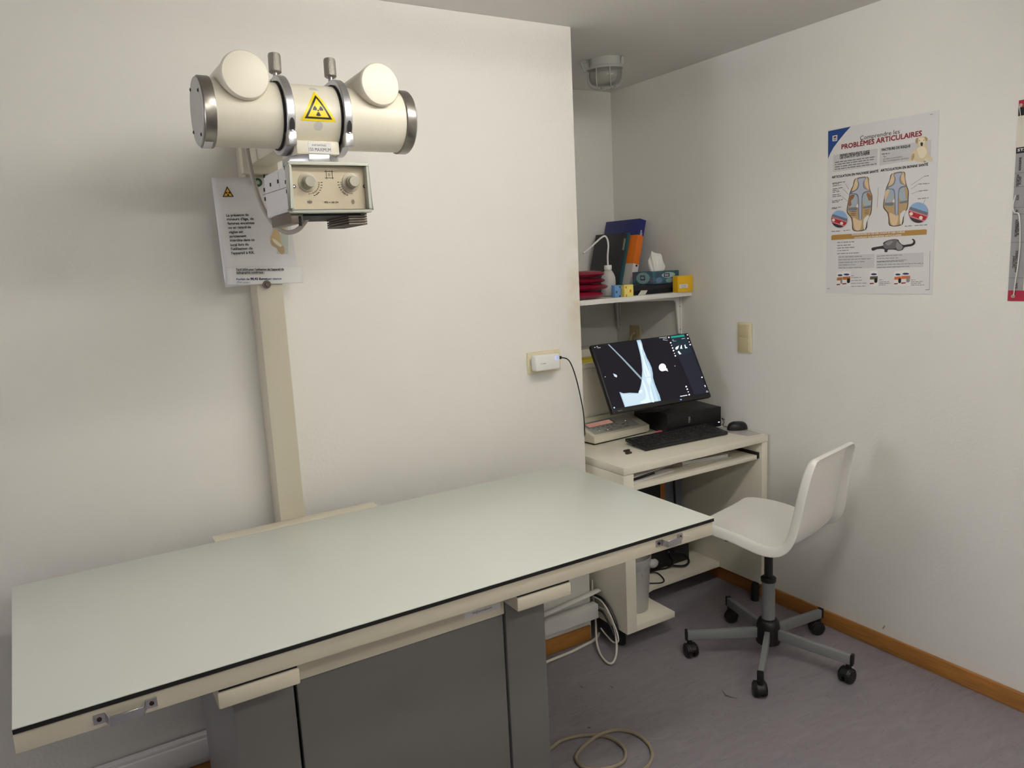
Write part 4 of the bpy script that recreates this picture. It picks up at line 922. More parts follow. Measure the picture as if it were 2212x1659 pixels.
tface(corner, ru, nL, [(.068, .030, .046, .028, M_tisl, .0004, 'o'), (.070, .031, .0160, .0115, M_tnavy, .0008, 'b'), (.070, .035, .0110, .0016, M_paper, .0012, 'b'), (.070, .028, .0105, .0016, M_paper, .0012, 'b'), (.132, .044, .006, .012, mat('tissue_pink', (150, 70, 100), .45), .0004, 'o'), (.012, .014, .007, .008, mat('tissue_pink', (150, 70, 100), .45), .0004, 'o')])
tface(corner, rs, nR, [(.105, .040, .046, .0135, M_tisp, .0004, 'o'), (.092, .040, .0200, .0090, M_tnavy, .0008, 'b'), (.092, .043, .0135, .0014, M_paper, .0012, 'b'), (.092, .037, .0135, .0014, M_paper, .0012, 'b'), (.112, .014, .026, .011, M_tisl, .0004, 'o'), (.160, .018, .012, .016, M_tisp, .0006, 'o'), (.040, .018, .022, .014, mat('tissue_slate', (96, 120, 150), .45), .0004, 'o')])
# tissue: folded cone
tc_ = cb + Vector((0, 0, hb_/2)) + Vector((-.01, -.02, 0)); tm = MB()
ax_t = Vector((.93, -.36, 0)).normalized(); ay_t = Vector((.36, .93, 0))
def tis_h(a):
    pts_ = [(-1.0, .052), (-.75, .074), (-.45, .094), (-.35, .098), (-.1, .088), (.3, .082), (.6, .068), (.85, .040), (1.0, .022)]
    for (a0, h0), (a1, h1) in zip(pts_, pts_[1:]):
        if a <= a1: return h0+(h1-h0)*(a-a0)/(a1-a0)
    return pts_[-1][1]
for sgn in (-1, 1):
    rows = []
    for j in range(13):
        t = j/12; row = []
        for i in range(41):
            a = -1+2*i/40; h = tis_h(a)*t
            x = a*(.034+.026*t-.012*t*t) + .006*t*math.sin(5*a)
            y = sgn*(.020*(1-t**2.2)*math.sqrt(max(0, 1-a*a)) ) + .0038*math.sin(8*a+1.2+1.5*t)*(.35+.65*t) + .0018*math.sin(17*a+2*t)
            row.append(tc_ + ax_t*x + ay_t*y + Vector((0, 0, .0008+h)))
        rows.append(row)
    tm.grid(rows, sgn < 0)
tis = part(tm, 'tissue', mat('tissue_white', (236, 234, 230), .8), ti, sharp=80)
# yellow carton at the shelf end
t_, x0, x1, tz = carton('yellow_carton', 'yellow cardboard box with white label at the right end of the shelf', 1464.5, 1496.5, 595, 630, 2.716, .036, mat('carton_golden', (226, 178, 24), .5))
a = at(1468, 623, 1, 2.7155); b = at(1485.5, 613, 1, 2.7155)
lb = part(MB().box(a.x, b.x, 2.7153, 2.7159, a.z, b.z), 'label', M_paper, t_)
ll = MB()
for k in range(3): ll.box(a.x+.006+.003*k, b.x-.006-.004*k, 2.7149, 2.7153, b.z-.006-.006*k, b.z-.0045-.006*k)
part(ll, 'label_lines', M_pink, lb)

# ------------------------------------------------------------------ desk
DX0, DX1, DY0, DY1, DZ = 1.828, 2.660, 2.246, 2.92, .790
PT = .052          # panel thickness of sides
dk = thing('computer_desk', 'cream laminate computer desk with sliding keyboard tray in the alcove', 'desk', ((DX0+DX1)/2, (DY0+DY1)/2, 0))
part(MB().box(DX0, DX1, DY0, DY1, DZ-.031, DZ), 'desktop', M_cream2, dk, bevel=.0015)
zb_ = .085
part(MB().box(DX0, DX0+PT, DY0+.002, DY1, zb_, DZ-.0325), 'side_panel', M_cream2, dk, bevel=.0012)
part(MB().box(DX1-.036, DX1, DY0+.002, DY1, zb_, DZ-.0325), 'side_panel', M_cream2, dk, bevel=.0012)
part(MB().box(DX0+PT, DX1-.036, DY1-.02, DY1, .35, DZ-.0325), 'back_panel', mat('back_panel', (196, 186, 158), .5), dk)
# bottom shelf, L-shaped with rounded inner corner
bs = [(DX0+PT, DY0+.002), (2.088, DY0+.002), (2.088, 2.40)] + [(2.088+.10*(1-math.cos(math.radians(a))), 2.40+.10*math.sin(math.radians(a))) for a in (30, 60, 90)] + [(DX1-.036, 2.505), (DX1-.036, DY1-.02), (DX0+PT, DY1-.02)]
part(MB().prism([Vector((x, y, zb_+.0005)) for x, y in bs], (0, 0, .026)), 'bottom_shelf', M_cream2, dk, bevel=.0012)
for fx, fy in ((DX0+.035, DY0+.085), (DX1-.045, DY0+.03), (DX0+.035, DY1-.06), (DX1-.045, DY1-.06)):
    part(MB().lathe((fx, fy, 0), (0, 0, 1), [(.015, 0), (.018, .002), (.018, .06), (.015, zb_+.002)], 20), 'foot', M_blackm, dk)
# keyboard tray on runners
tz1 = .700; tr_ = part(MB().box(DX0+PT+.012, DX1-.036-.012, DY0+.020, DY0+.42, tz1-.020, tz1), 'keyboard_tray', M_cream2, dk, bevel=.0012)
for x in (DX0+PT+.006, DX1-.036-.006):
    part(MB().box(x-.0055, x+.0055, DY0+.016, DY0+.44, tz1-.016, tz1+.012), 'runner', M_black, tr_, bevel=.001)
for px, py in ((1606, 964),):
    p = at(px, py, 0, DX1-.0365); part(MB().lathe(p, (-1, 0, 0), [(.004, 0), (.004, .006), (0, .006)], 12), 'peg', M_black, dk)
for px, py in ((1630, 1262), (1641, 1268)):
    p = at(px, py, 0, DX1-.0365); part(MB().lathe(p, (-1, 0, 0), [(.003, 0), (.003, .001), (0, .001)], 10), 'peg_hole', M_blackm, dk)
# raised storage box at the rear left of the desk
rz_ = 1.128
ru_ = part(MB().box(DX0+.01, 2.30, 2.80, 2.90, DZ, rz_-.022), 'riser', M_cream2, dk, bevel=.0012, label='raised rear cabinet of the desk')
part(MB().box(DX0+.01, 2.31, 2.79, 2.91, rz_-.021, rz_), 'riser_top', M_cream2, dk, bevel=.0012)
part(MB().box(1.86, 2.25, 2.82, 2.90, rz_+.0005, rz_+.016), 'yellow_file', mat('file_yellow', (206, 186, 60), .5), label='flat yellow file lying on the raised cabinet behind the monitor', cat='file', bevel=.001)
part(MB().box(1.85, 2.27, 2.925, 3.05, 1.05, 1.175), 'storage_carton', mat('carton_offwhite', (206, 202, 190), .6), label='off-white carton behind the yellow file', cat='box', bevel=.002)
part(MB().box(1.85, 2.27, 2.93, 3.05, 0, 1.049), 'floor_cabinet', M_cream2, label='cream cabinet standing behind the desk', cat='cabinet', bevel=.002)

# monitor -------------------------------------------------------------
mc = Vector((2.263, 2.559, 1.093)); yaw, pit, rol = math.radians(-5.626), math.radians(28.748), math.radians(1.012)
r_ = Vector((math.cos(yaw), math.sin(yaw), 0)); nn = Vector((math.sin(yaw), -math.cos(yaw), 0)); u_ = Vector((0, 0, 1))*math.cos(pit) - nn*math.sin(pit)
mr = r_*math.cos(rol)+u_*math.sin(rol); mu = u_*math.cos(rol)-r_*math.sin(rol); mn = mr.cross(mu)
if mn.dot(nn) < 0: mn = -mn
mo = thing('computer_monitor', 'black widescreen monitor showing an x-ray of a leg', 'monitor', (2.263, 2.64, DZ))
part(MB().obox(mc-mn*.012, mr, mu, mn, .27, .1625, .012), 'housing', M_black, mo, bevel=.004)
part(MB().obox(mc-mn*.034, mr, mu, mn, .16, .10, .012), 'rear_cover', M_black, mo, bevel=.006)
bc_ = mc-mn*.05; base_y = 2.71; bz = DZ+.0975
part(MB().cyl((2.37, base_y, bz+.010), bc_, .018, .016, 16), 'stand_neck', M_black, mo)
part(MB().lathe((2.37, base_y, bz), (0, 0, 1), [(.105, 0), (.105, .006), (.09, .011), (.02, .016), (0, .016)], 40), 'stand_base', M_black, mo)
def ms(cx_, cy_, l=.0006): return atp(1260+cx_/7.628, 700+cy_/7.628, mc+mn*l, mn)
def sp(pts, name, m_, l=.0012, sm=0, par=None):
    P = [ms(x, y, l) for x, y in pts]
    if sm: P = catmull(P, sm, True)
    return part(MB().poly(P), name, m_, par, fix=False, smooth=False)
def em(name, rgb, e): return mat(name, (2, 2, 2), .25, emit=0) if False else emat(name, rgb, e)
def emat(name, rgb, e):
    if name in _M: return _M[name]
    m = bpy.data.materials.new(name); m.use_nodes = True; b = m.node_tree.nodes['Principled BSDF']
    b.inputs['Base Color'].default_value = (.004, .004, .005, 1); b.inputs['Roughness'].default_value = .35; b.inputs['Specular IOR Level'].default_value = .2
    b.inputs['Emission Color'].default_value = (lin(rgb[0]), lin(rgb[1]), lin(rgb[2]), 1); b.inputs['Emission Strength'].default_value = e
    _M[name] = m; return m
scr = sp([(170, 375), (1722, 165), (2068, 1128), (490, 1400)], 'screen', emat('scr_dark', (24, 21, 30), 1), .0006, par=mo)
E_w = emat('scr_white', (250, 253, 255), 1.1); E_leg = emat('scr_leg', (176, 206, 226), 1); E_leg2 = emat('scr_leg_mid', (206, 228, 240), 1); E_bone = emat('scr_bone', (226, 242, 250), 1.05); E_side = emat('scr_side', (34, 36, 48), 1); E_dim = emat('scr_dim', (92, 100, 112), 1)
sp([(1560, 340), (1765, 330), (1990, 950), (2060, 1130), (1830, 1165), (1560, 520)], 'side_panel_image', E_side, .0010, par=scr)
sp([(1440, 232), (1700, 198), (1790, 470), (1540, 520)], 'thumbnail_panel', emat('scr_teal_dark', (30, 46, 56), 1), .0012, par=scr)
sp([(1438, 202), (1662, 172), (1670, 204), (1448, 233)], 'teal_bar', emat('scr_teal', (40, 150, 134), 1), .0016, par=scr)
LEG = [(878, 266), (945, 260), (968, 320), (985, 400), (1012, 470), (1048, 560), (1092, 640), (1126, 720), (1145, 810), (1150, 890), (1180, 990), (1220, 1090), (1255, 1170), (1280, 1262), (685, 1368), (640, 1240), (595, 1118), (660, 1142), (760, 1132), (905, 1138), (928, 1080), (950, 1000), (958, 940), (966, 860), (971, 760), (962, 650), (946, 540), (926, 450), (900, 350)]
sp(LEG, 'leg_image', E_leg, .0012, par=scr)
sp([(900, 300), (940, 290), (960, 380), (995, 480), (1030, 570), (1070, 650), (1105, 740), (1122, 830), (1120, 900), (1160, 1010), (1195, 1110), (1240, 1266), (700, 1360), (620, 1150), (900, 1150), (940, 1090), (965, 990), (975, 880), (985, 760), (975, 640), (955, 520), (930, 420)], 'leg_tissue_image', E_leg2, .0016, par=scr)
for pts in ([(930, 330), (955, 330), (985, 470), (1020, 600), (1060, 720), (1095, 820), (1105, 870), (1070, 880), (1040, 790), (1010, 700), (975, 560), (945, 430)], [(1000, 480), (1010, 478), (1000, 620), (1010, 740), (1035, 830), (1060, 870), (1030, 880), (995, 760), (985, 620)],
            [(1040, 885), (1115, 880), (1110, 960), (1098, 1010), (1130, 1130), (1170, 1275), (1135, 1282), (1105, 1160), (1085, 1010), (1050, 950)], [(965, 930), (985, 925), (1040, 1050), (1065, 1140), (1090, 1230), (1105, 1290), (960, 1312), (950, 1270), (1030, 1230), (1020, 1100)], [(915, 1100), (965, 1080), (972, 1120), (930, 1142)]):
    sp(pts, 'bone_image', E_bone, .0020, 2, par=scr)
for pts in ([(960, 420), (968, 420), (1045, 640), (1080, 760), (1072, 765), (1030, 650)], [(1030, 878), (1108, 866), (1110, 872), (1032, 886)], [(1115, 1020), (1122, 1020), (1190, 1270), (1180, 1272)]):
    sp(pts, 'joint_line_image', E_leg, .0024, par=scr)
sp([(404, 336), (424, 332), (640, 545), (800, 710), (968, 890), (955, 918), (780, 730), (625, 562)], 'needle_image', emat('scr_needle', (146, 168, 176), 1), .0012, par=scr)
sp([(1304+60*math.cos(i*.2618), 714+64*math.sin(i*.2618)) for i in range(24)], 'marker_image', E_w, .0012, par=scr)
sp([(1345, 720), (1372, 725), (1385, 740), (1390, 762), (1400, 782), (1362, 766), (1335, 770)], 'marker_image', E_w, .0014, par=scr)
sp([(490, 815), (540, 832), (558, 852), (552, 880), (515, 866)], 'clip_image', E_leg2, .0012, par=scr)
for x, y, r in ((1410, 220, 13), (1440, 308, 13), (1456, 350, 9), (1472, 395, 13), (1487, 437, 14), (1502, 482, 9), (1517, 523, 13), (1714, 178, 10), (1725, 237, 11), (1745, 295, 9), (1762, 338, 13), (1696, 1030, 14), (1713, 1073, 13), (1730, 1117, 10), (1745, 1163, 14), (1955, 877, 12), (2003, 1012, 9), (2010, 1028, 9), (1510, 690, 7), (361, 869, 7), (190, 386, 7), (510, 1378, 13)):
    sp([(x+r*math.cos(i*.785), y+r*math.sin(i*.785)) for i in range(8)], 'icon', E_w if (x, y) != (510, 1378) else emat('scr_cyan', (190, 232, 255), 1), .0020, par=scr)
for a in ([(1595, 1185), (1712, 1167), (1716, 1178), (1598, 1197)], [(1250, 224), (1375, 208), (1378, 216), (1252, 233)], [(1310, 240), (1378, 231), (1380, 238), (1312, 248)], [(1315, 258), (1392, 264), (1390, 272), (1315, 266)], [(215, 365), (238, 362), (240, 374), (218, 378)], [(228, 388), (284, 384), (286, 393), (230, 398)], [(2025, 1100), (2048, 1096), (2050, 1106), (2028, 1110)], [(2022, 1116), (2064, 1112), (2066, 1120), (2024, 1125)], [(1465, 262), (1490, 258), (1492, 268), (1468, 272)], [(1618, 238), (1672, 232), (1674, 240), (1620, 247)], [(1480, 282), (1530, 276), (1531, 280), (1482, 287)]):
    sp(a, 'caption', E_w if a[0][0] in (1595,) else emat('scr_text', (190, 194, 200), 1), .0020, par=scr)
for a in ([(1515, 395), (1540, 370), (1560, 365), (1575, 350), (1570, 385), (1555, 415), (1525, 422)], [(1595, 405), (1612, 345), (1622, 345), (1628, 400), (1640, 408)], [(1665, 345), (1680, 335), (1690, 375), (1722, 392), (1680, 402)], [(1555, 455), (1575, 440), (1590, 462), (1618, 490), (1585, 502), (1570, 480)]):
    sp(a, 'thumbnail', E_w, .0020, par=scr)
sp([(1595, 1238), (1622, 1236), (1624, 1250), (1598, 1254)], 'power_led', emat('scr_led', (120, 160, 255), 1.6), .0012, par=mo)
fl = MB(); p = ms(568, 1440, .0012); q = ms(648, 1426, .0012); dn = (q-p).normalized(); lettering(fl, 'FUJITSU', p, dn, mn.cross(dn).normalized(), (q-p).length, .0036); part(fl, 'brand_lettering', mat('brand_silver', (190, 190, 190), .4), mo, smooth=False, fix=False)

# computer tower (lying flat) ----------------------------------------
ta_ = Vector((2.335, 2.545, 0)); tbv = Vector((2.636, 2.503, 0)); tr2 = (tbv-ta_).normalized(); td2 = Vector((-tr2.y, tr2.x, 0)); TH = .095; TW = (tbv-ta_).length
pcx = thing('desktop_computer', 'black flat desktop computer case lying under the monitor', 'computer', tuple((ta_+tbv)/2+td2*.14+Vector((0, 0, DZ))))
cc_ = (ta_+tbv)/2+td2*.1435+Vector((0, 0, DZ+.001+TH/2)); Zv = Vector((0, 0, 1))
part(MB().obox(cc_, tr2, Zv, td2, TW/2, TH/2, .1395), 'case', M_black, pcx, bevel=.002)
fp = part(MB().obox(cc_-td2*.1415, tr2, Zv, td2, TW/2, TH/2, .002), 'front_panel', mat('pc_front', (14, 14, 16), .55), pcx, bevel=.001)
for k in range(11):
    part(MB().obox(cc_-td2*.1440+Zv*(-.042+.0084*k), tr2, Zv, td2, TW/2-.003, .0018, .0012), 'grille_bar', M_black, fp)
dl = MB(); dO = cc_-td2*.1464+tr2*(-.036)+Zv*.022
lettering(dl, 'DELL', dO, -Zv, tr2, .030, .0090, .0006); part(dl, 'brand_lettering', mat('brand_silver', (190, 190, 190), .4), fp, smooth=False, fix=False)
part(MB().obox(cc_-td2*.1460+tr2*(TW/2-.014)-Zv*.026, tr2, Zv, td2, .004, .0016, .0006), 'power_led', emat('pc_led', (235, 240, 255), 2), fp)
for dx in (-.118, -.111):
    part(MB().obox(cc_-td2*.1460+tr2*dx-Zv*.032, tr2, Zv, td2, .0018, .007, .0006), 'usb_port', mat('usb_blue', (44, 62, 168), .5), fp)

# keyboard -------------------------------------------------------------
kfl = Vector((2.062, 2.383, 0)); kfr = Vector((2.532, 2.362, 0)); kr = (kfr-kfl).normalized(); kd_ = Vector((-kr.y, kr.x, 0)); KWd = (kfr-kfl).length; KD = .145
tl_ = math.radians(6); kf = (kd_*math.cos(tl_)+Zv*math.sin(tl_)); kn = kr.cross(kf)
kb = thing('keyboard', 'black computer keyboard at the front of the desk', 'keyboard', tuple((kfl+kfr)/2+kd_*KD/2+Vector((0, 0, DZ))))
ko = kfl+Vector((0, 0, DZ+.002))
part(MB().obox(ko+kr*KWd/2+kf*KD/2+kn*.007, kr, kf, kn, KWd/2, KD/2, .007), 'base', mat('kb_base', (22, 22, 24), .5), kb, bevel=.003)
for sx in (.03, KWd-.03):
    part(MB().box((ko+kr*sx+kd_*(KD-.02)).x-.012, (ko+kr*sx+kd_*(KD-.02)).x+.012, (ko+kd_*(KD-.02)).y-.02, (ko+kd_*(KD-.02)).y-.012, DZ+.0005, DZ+.018), 'rear_foot', M_black, kb)
kw = .0193*KWd/.445; kh = (KD-.022)/6.2
km = MB()
kme = None
def key(cx_, cy_, w_):
    global kme
    if kme is None:
        b2 = MB()
        b2.add([(-.5, -.5, 0), (.5, -.5, 0), (.5, .5, 0), (-.5, .5, 0), (-.42, -.40, 1), (.42, -.40, 1), (.42, .42, 1), (-.42, .42, 1)], [(0, 3, 2, 1), (4, 5, 6, 7), (0, 1, 5, 4), (1, 2, 6, 5), (2, 3, 7, 6), (3, 0, 4, 7)])
        kme = b2.mesh('key', Vector((0, 0, 0)), bevel=.05, segs=1); kme.materials.append(mat('kb_key', (30, 30, 32), .42))
    o = bpy.data.objects.new('key', kme); COL.objects.link(o); o.parent = kb
    pos = ko + kr*cx_ + kf*cy_ + kn*.0138 - ORG[kb]
    R3 = Matrix((kr, kf, kn)).transposed()
    o.matrix_local = Matrix.Translation(pos) @ R3.to_4x4() @ Matrix.Diagonal((w_-.0024, kh-.0024, .0042, 1))
x_m = .010
layout = [[1.25, 1.25, .9, 1, 1, 1, 6.1, 1, 1, 1, .9][:0] or [1.3, 1.3, 1.3, 5.6, 1.3, 1.3, 1.3, 1.6], [1.25, 1, 1, 1, 1, 1, 1, 1, 1, 1, 1, 1, 2.75], [1.75, 1, 1, 1, 1, 1, 1, 1, 1, 1, 1, 1, 2.25], [1.5]+[1]*12+[1.5], [1]*13+[2], [1]+[1]*12+[2]]
for rI, row in enumerate(layout):
    x = x_m; yk = .011+kh*(rI+.5) + (kh*.2 if rI == 5 else 0)
    for w_ in row:
        key(x+w_*kw/2, yk, w_*kw); x += w_*kw
    xn = x_m+15.2*kw
    if rI in (0, 3, 4, 5):
        for q in range(3): key(xn+kw*(q+.5), yk, kw)
    if rI == 1: key(xn+kw*1.5, yk, kw)
    xp = xn+3.2*kw
    for q in range(4 if rI < 5 else 3):
        if xp+kw*(q+1) < KWd-.006: key(xp+kw*(q+.5), yk, kw)

# mouse and paper
mp_ = Vector((2.640, 2.405, DZ+.0025)); ms_d = Vector((.82, -.30, 0)).normalized(); ms_s = Vector((-ms_d.y, ms_d.x, 0))
mou = thing('computer_mouse', 'black computer mouse at the right edge of the desk', 'mouse', tuple(mp_))
rows = []
for j in range(9):
    t = j/8; row = []
    for i in range(25):
        a = 2*math.pi*i/24; k = math.cos(t*math.pi/2)**.55; hgt = .036*math.sin(t*math.pi/2)
        q = mp_ + ms_d*(.050*k*math.cos(a)*(1+.0*t) - .004*t) + ms_s*(.030*k*math.sin(a)) + Vector((0, 0, hgt))
        row.append(q)
    rows.append(row)
part(MB().grid(rows), 'body', M_black, mou, sharp=80)
part(MB().lathe(mp_-ms_d*.020-ms_s*.004+Vector((0, 0, .031)), ms_s, [(.006, 0), (.0065, .001), (.0065, .007), (.006, .008)], 16), 'scroll_wheel', M_blackm, mou)
part(MB().tube([mp_-ms_d*.048+Vector((0, 0, .012)), mp_-ms_d*.062+Vector((0, .012, .020)), mp_+Vector((-.030, .055, .030)), mp_+Vector((-.012, .085, .040)), mp_+Vector((.004, .082, .030))], .0018, 8), 'mouse_cable', M_black, mou)
part(MB().prism([Vector((2.545, 2.50, DZ+.0003)), Vector((2.575, 2.285, DZ+.0003)), Vector((2.652, 2.275, DZ+.0003)), Vector((2.655, 2.49, DZ+.0003))], (0, 0, .0012)), 'plastic_sleeve', mat('sleeve_clear', (226, 224, 222), .2, alpha=.4), label='clear plastic document sleeve under the mouse', cat='sleeve')

# control console -------------------------------------------------------
ca = Vector((1.978, 2.605, 0)); cbv = Vector((2.300, 2.628, 0)); cr_ = (cbv-ca).normalized(); cd_ = Vector((-cr_.y, cr_.x, 0)); CW = (cbv-ca).length
cn = thing('x_ray_console', 'beige x-ray control console with small orange display on the desk', 'console', tuple((ca+cbv)/2+cd_*.13+Vector((0, 0, DZ))))
def cl(x, y, z): return ca + cr_*x + cd_*y + Vector((0, 0, DZ+z))
x0_, x1_ = -.02, CW
M_con = mat('console_beige', (220, 215, 196), .45)
D_ = .165
prof = [(0, .012), (0, .040), (D_-.03, .082), (D_+.0, .088), (D_, .012)]
part(MB().prism([cl(x0_, y, z) for y, z in prof], cr_*(x1_-x0_)), 'body', M_con, cn, bevel=.0022)
part(MB().prism([cl(x0_+.01, y, z) for y, z in ((.012, .001), (.012, .0118), (D_-.01, .0118), (D_-.01, .001))], cr_*(x1_-x0_-.02)), 'base', M_black, cn)
part(MB().prism([cl(x0_+.006, y, z) for y, z in ((.004, .008), (.004, .0135), (D_-.004, .0135), (D_-.004, .008))], cr_*(x1_-x0_-.012)), 'lower_rim', M_con, cn)
sl = Vector((0, 0, 0)); p_a = cl(0, 0, .040); p_b = cl(0, D_-.03, .082); sdir = (p_b-p_a).normalized(); snrm = cr_.cross(sdir)
def cs(x, s_, l=.0006): return p_a + cr_*x + sdir*s_ + snrm*l
def cq(x0, x1, s0, s1, l=.0006): return [cs(x0, s0, l), cs(x1, s0, l), cs(x1, s1, l), cs(x0, s1, l)]
kp2 = part(MB().poly(cq(.0, CW-.045, .018, .128)), 'keypad', mat('console_grey', (176, 178, 170), .45), cn, fix=False)
part(MB().poly(cq(.012, .175, .076, .118, .0012)), 'display_bezel', mat('console_bezel', (70, 70, 96), .35), kp2, fix=False)
part(MB().poly(cq(.018, .168, .079, .113, .0016)), 'display', emat('display_orange', (190, 140, 124), .6), kp2, fix=False)
dk_ = MB()
for k in range(6): dk_.poly(cq(.024+.028*k, .042+.028*k, .063, .069, .0012))
part(dk_, 'soft_keys', mat('console_key_grey', (112, 122, 124), .5), kp2, fix=False)
kk = MB()
for k in range(7):
    for s_ in (.030, .047):
        if (k+int(s_*1000)) % 3: kk.poly(cq(.040+.030*k, .056+.030*k, s_, s_+.004, .0012))
for a in ((.200, .212, .050), (.225, .238, .062), (.205, .222, .028)): kk.poly(cq(a[0], a[1], a[2], a[2]+.006, .0012))
part(kk, 'key_symbols', mat('console_symbol', (96, 98, 92), .5), kp2, fix=False)
lt = MB()
for x, s_ in ((.045, .040), (.090, .034), (.235, .072)): lt.poly([cs(x+.0022*math.cos(i*.785), s_+.0022*math.sin(i*.785), .0018) for i in range(8)])
part(lt, 'indicator_lights', emat('lamp_white', (255, 250, 235), 2.2), kp2, fix=False)
part(MB().prism([cl(x, D_+.001, z) for x, z in ((x0_-.03, .0005), (.17, .0005), (.20, .04), (.18, .085), (x0_-.03, .085))], cd_*.012), 'rear_flap', mat('flap_grey', (168, 170, 166), .4), cn, bevel=.001)
# little things on the desk
pkp = Vector((2.318, 2.585, DZ+.0005))
rows = []
for j in range(5):
    t = j/4; rows.append([pkp + Vector((-.045+.09*i/8, -.010*math.cos(math.pi*(i/8-.5)) + .016*t*(1 if True else 0), .001+.016*math.sin(math.pi*i/8)**1.0*(1-abs(t-.5)))) for i in range(9)])
pk = part(MB().grid(rows), 'pink_glove', mat('pink_rubber', (214, 110, 124), .45), label='small pink rubber scrap between console and keyboard', cat='rubber')
md = pk.modifiers.new('s', 'SOLIDIFY'); md.thickness = .003
for k, (x, y, lab_) in enumerate(((2.003, 2.437, 'rear dark usb plug cover lying on the desk front'), (1.984, 2.402, 'front dark usb plug cover lying on the desk front'))):
    part(MB().obox((x, y, DZ+.0045), (1, .03, 0), (-.03, 1, 0), (0, 0, 1), .014, .006, .004), 'usb_stick', mat('usb_dark', (52, 44, 30), .45), label=lab_, cat='usb stick', group='usb sticks on the desk', bevel=.0012)
# papers and binders on keyboard tray ------------------------------------
def flat_doc(name, label, cat, pts, z, th, m_, bev=.0005):
    return part(MB().prism([Vector((x, y, z)) for x, y in pts], (0, 0, th)), name, m_, label=label, cat=cat, bevel=bev)
M_bkc = mat('binder_grey_brown', (150, 140, 130), .5)
wbT = thing('white_ring_binder', 'white ring binder lying open-edged on the right half of the keyboard tray', 'binder', (2.42, 2.44, tz1))
bp_ = [(2.235, 2.345), (2.50, 2.312), (2.535, 2.56), (2.27, 2.595)]
part(MB().prism([Vector((x, y, tz1+.0005)) for x, y in bp_], (0, 0, .002)), 'bottom_cover', M_white, wbT)
part(MB().prism([Vector((x, y, tz1+.0255)) for x, y in bp_], (0, 0, .002)), 'top_cover', mat('binder_taupe', (164, 150, 138), .5), wbT)
part(MB().prism([Vector((x, y, tz1+.0025)) for x, y in ((2.235, 2.345), (2.238, 2.3446), (2.273, 2.5946), (2.27, 2.595))], (0, 0, .023)), 'spine', M_white, wbT)
part(MB().prism([Vector((x, y, tz1+.0026)) for x, y in ((2.245, 2.355), (2.49, 2.324), (2.52, 2.555), (2.28, 2.585))], (0, 0, .014)), 'pages', M_paper, wbT)
flat_doc('loose_paper', 'loose brownish paper sheet on top of the white ring binder', 'paper', [(2.30, 2.40), (2.42, 2.335), (2.60, 2.50), (2.46, 2.60)], tz1+.0285, .001, mat('paper_brown', (176, 156, 140), .7))
flat_doc('paper_stack', 'stack of white papers at the left end of the keyboard tray', 'paper', [(1.895, 2.285), (2.155, 2.31), (2.135, 2.54), (1.895, 2.52)], tz1+.0005, .008, M_paper)
flat_doc('black_folder', 'black folder lying on the paper stack in the keyboard tray', 'folder', [(1.897, 2.295), (2.05, 2.315), (2.04, 2.53), (1.897, 2.51)], tz1+.009, .014, M_black)
flat_doc('brown_folder', 'brown cardboard folder in the middle of the keyboard tray', 'folder', [(2.055, 2.36), (2.225, 2.335), (2.25, 2.56), (2.06, 2.59)], tz1+.009, .013, mat('folder_brown', (128, 108, 98), .6))
flat_doc('white_envelope', 'white envelope lying across the black folder in the keyboard tray', 'envelope', [(1.895, 2.285), (2.19, 2.34), (2.17, 2.42), (1.895, 2.40)], tz1+.0235, .002, M_paper)
# under the desk ----------------------------------------------------------
fbT = thing('framed_board', 'wooden framed dark board leaning under the desk', 'frame', (2.26, 2.70, .1125))
fm = MB(); fx0, fx1, fz0, fz1, fy = 2.06, 2.455, .1125, .535, 2.70
part(MB().box(fx0, fx1, fy, fy+.015, fz1-.035, fz1), 'frame_rail', mat('frame_wood', (172, 108, 52), .5, var=.1), fbT, bevel=.002); part(MB().box(fx0, fx1, fy, fy+.015, fz0, fz0+.035), 'frame_rail', mat('frame_wood', (172, 108, 52)), fbT, bevel=.002)
part(MB().box(fx0, fx0+.03, fy, fy+.015, fz0+.035, fz1-.035), 'frame_stile', mat('frame_wood', (172, 108, 52)), fbT, bevel=.002); part(MB().box(fx1-.03, fx1, fy, fy+.015, fz0+.035, fz1-.035), 'frame_stile', mat('frame_wood', (172, 108, 52)), fbT, bevel=.002)
part(MB().box(fx0+.03, fx1-.03, fy+.003, fy+.012, fz0+.035, fz1-.035), 'board', mat('board_green_black', (26, 34, 30), .6), fbT)
part(MB().box(2.46, 2.58, 2.715, 2.735, .1125, .64), 'grey_plank', mat('plank_grey', (104, 108, 116), .5), label='grey upright board beside the framed board under the desk', cat='board', bevel=.002)
part(MB().box(2.15, 2.53, 2.615, 2.69, .1125, .195), 'power_box', M_black, label='black power box on the bottom shelf of the desk', cat='box', bevel=.004)
def cable(name, label, pts, r, m_): return part(MB().tube(pts, r, 8), name, m_, label=label, cat='cable')
zb2 = .113
cable('power_cable', 'thick black cable looping over the bottom shelf of the desk', [at(1600 if False else px, py, 2, z) for px, py, z in ((1456, 1190, .20), (1478, 1197, .15), (1488, 1212, .13), (1478, 1222, .122), (1450, 1222, .119), (1425, 1220, .119), (1405, 1232, .119), (1388, 1240, .119))], .0055, M_black)
cable('signal_cable', 'second black cable crossing the bottom shelf of the desk', [at(px, py, 2, z) for px, py, z in ((1445, 1192, .20), (1450, 1205, .15), (1453, 1219, .133), (1440, 1227, .118), (1415, 1232, .118), (1398, 1240, .118))], .0045, M_black)
cable('white_cable', 'short white cable on the bottom shelf of the desk', [at(px, py, 2, z) for px, py, z in ((1390, 1204, .20), (1402, 1212, .15), (1420, 1209, .145), (1436, 1210, .135), (1447, 1219, .118))], .0042, M_white)
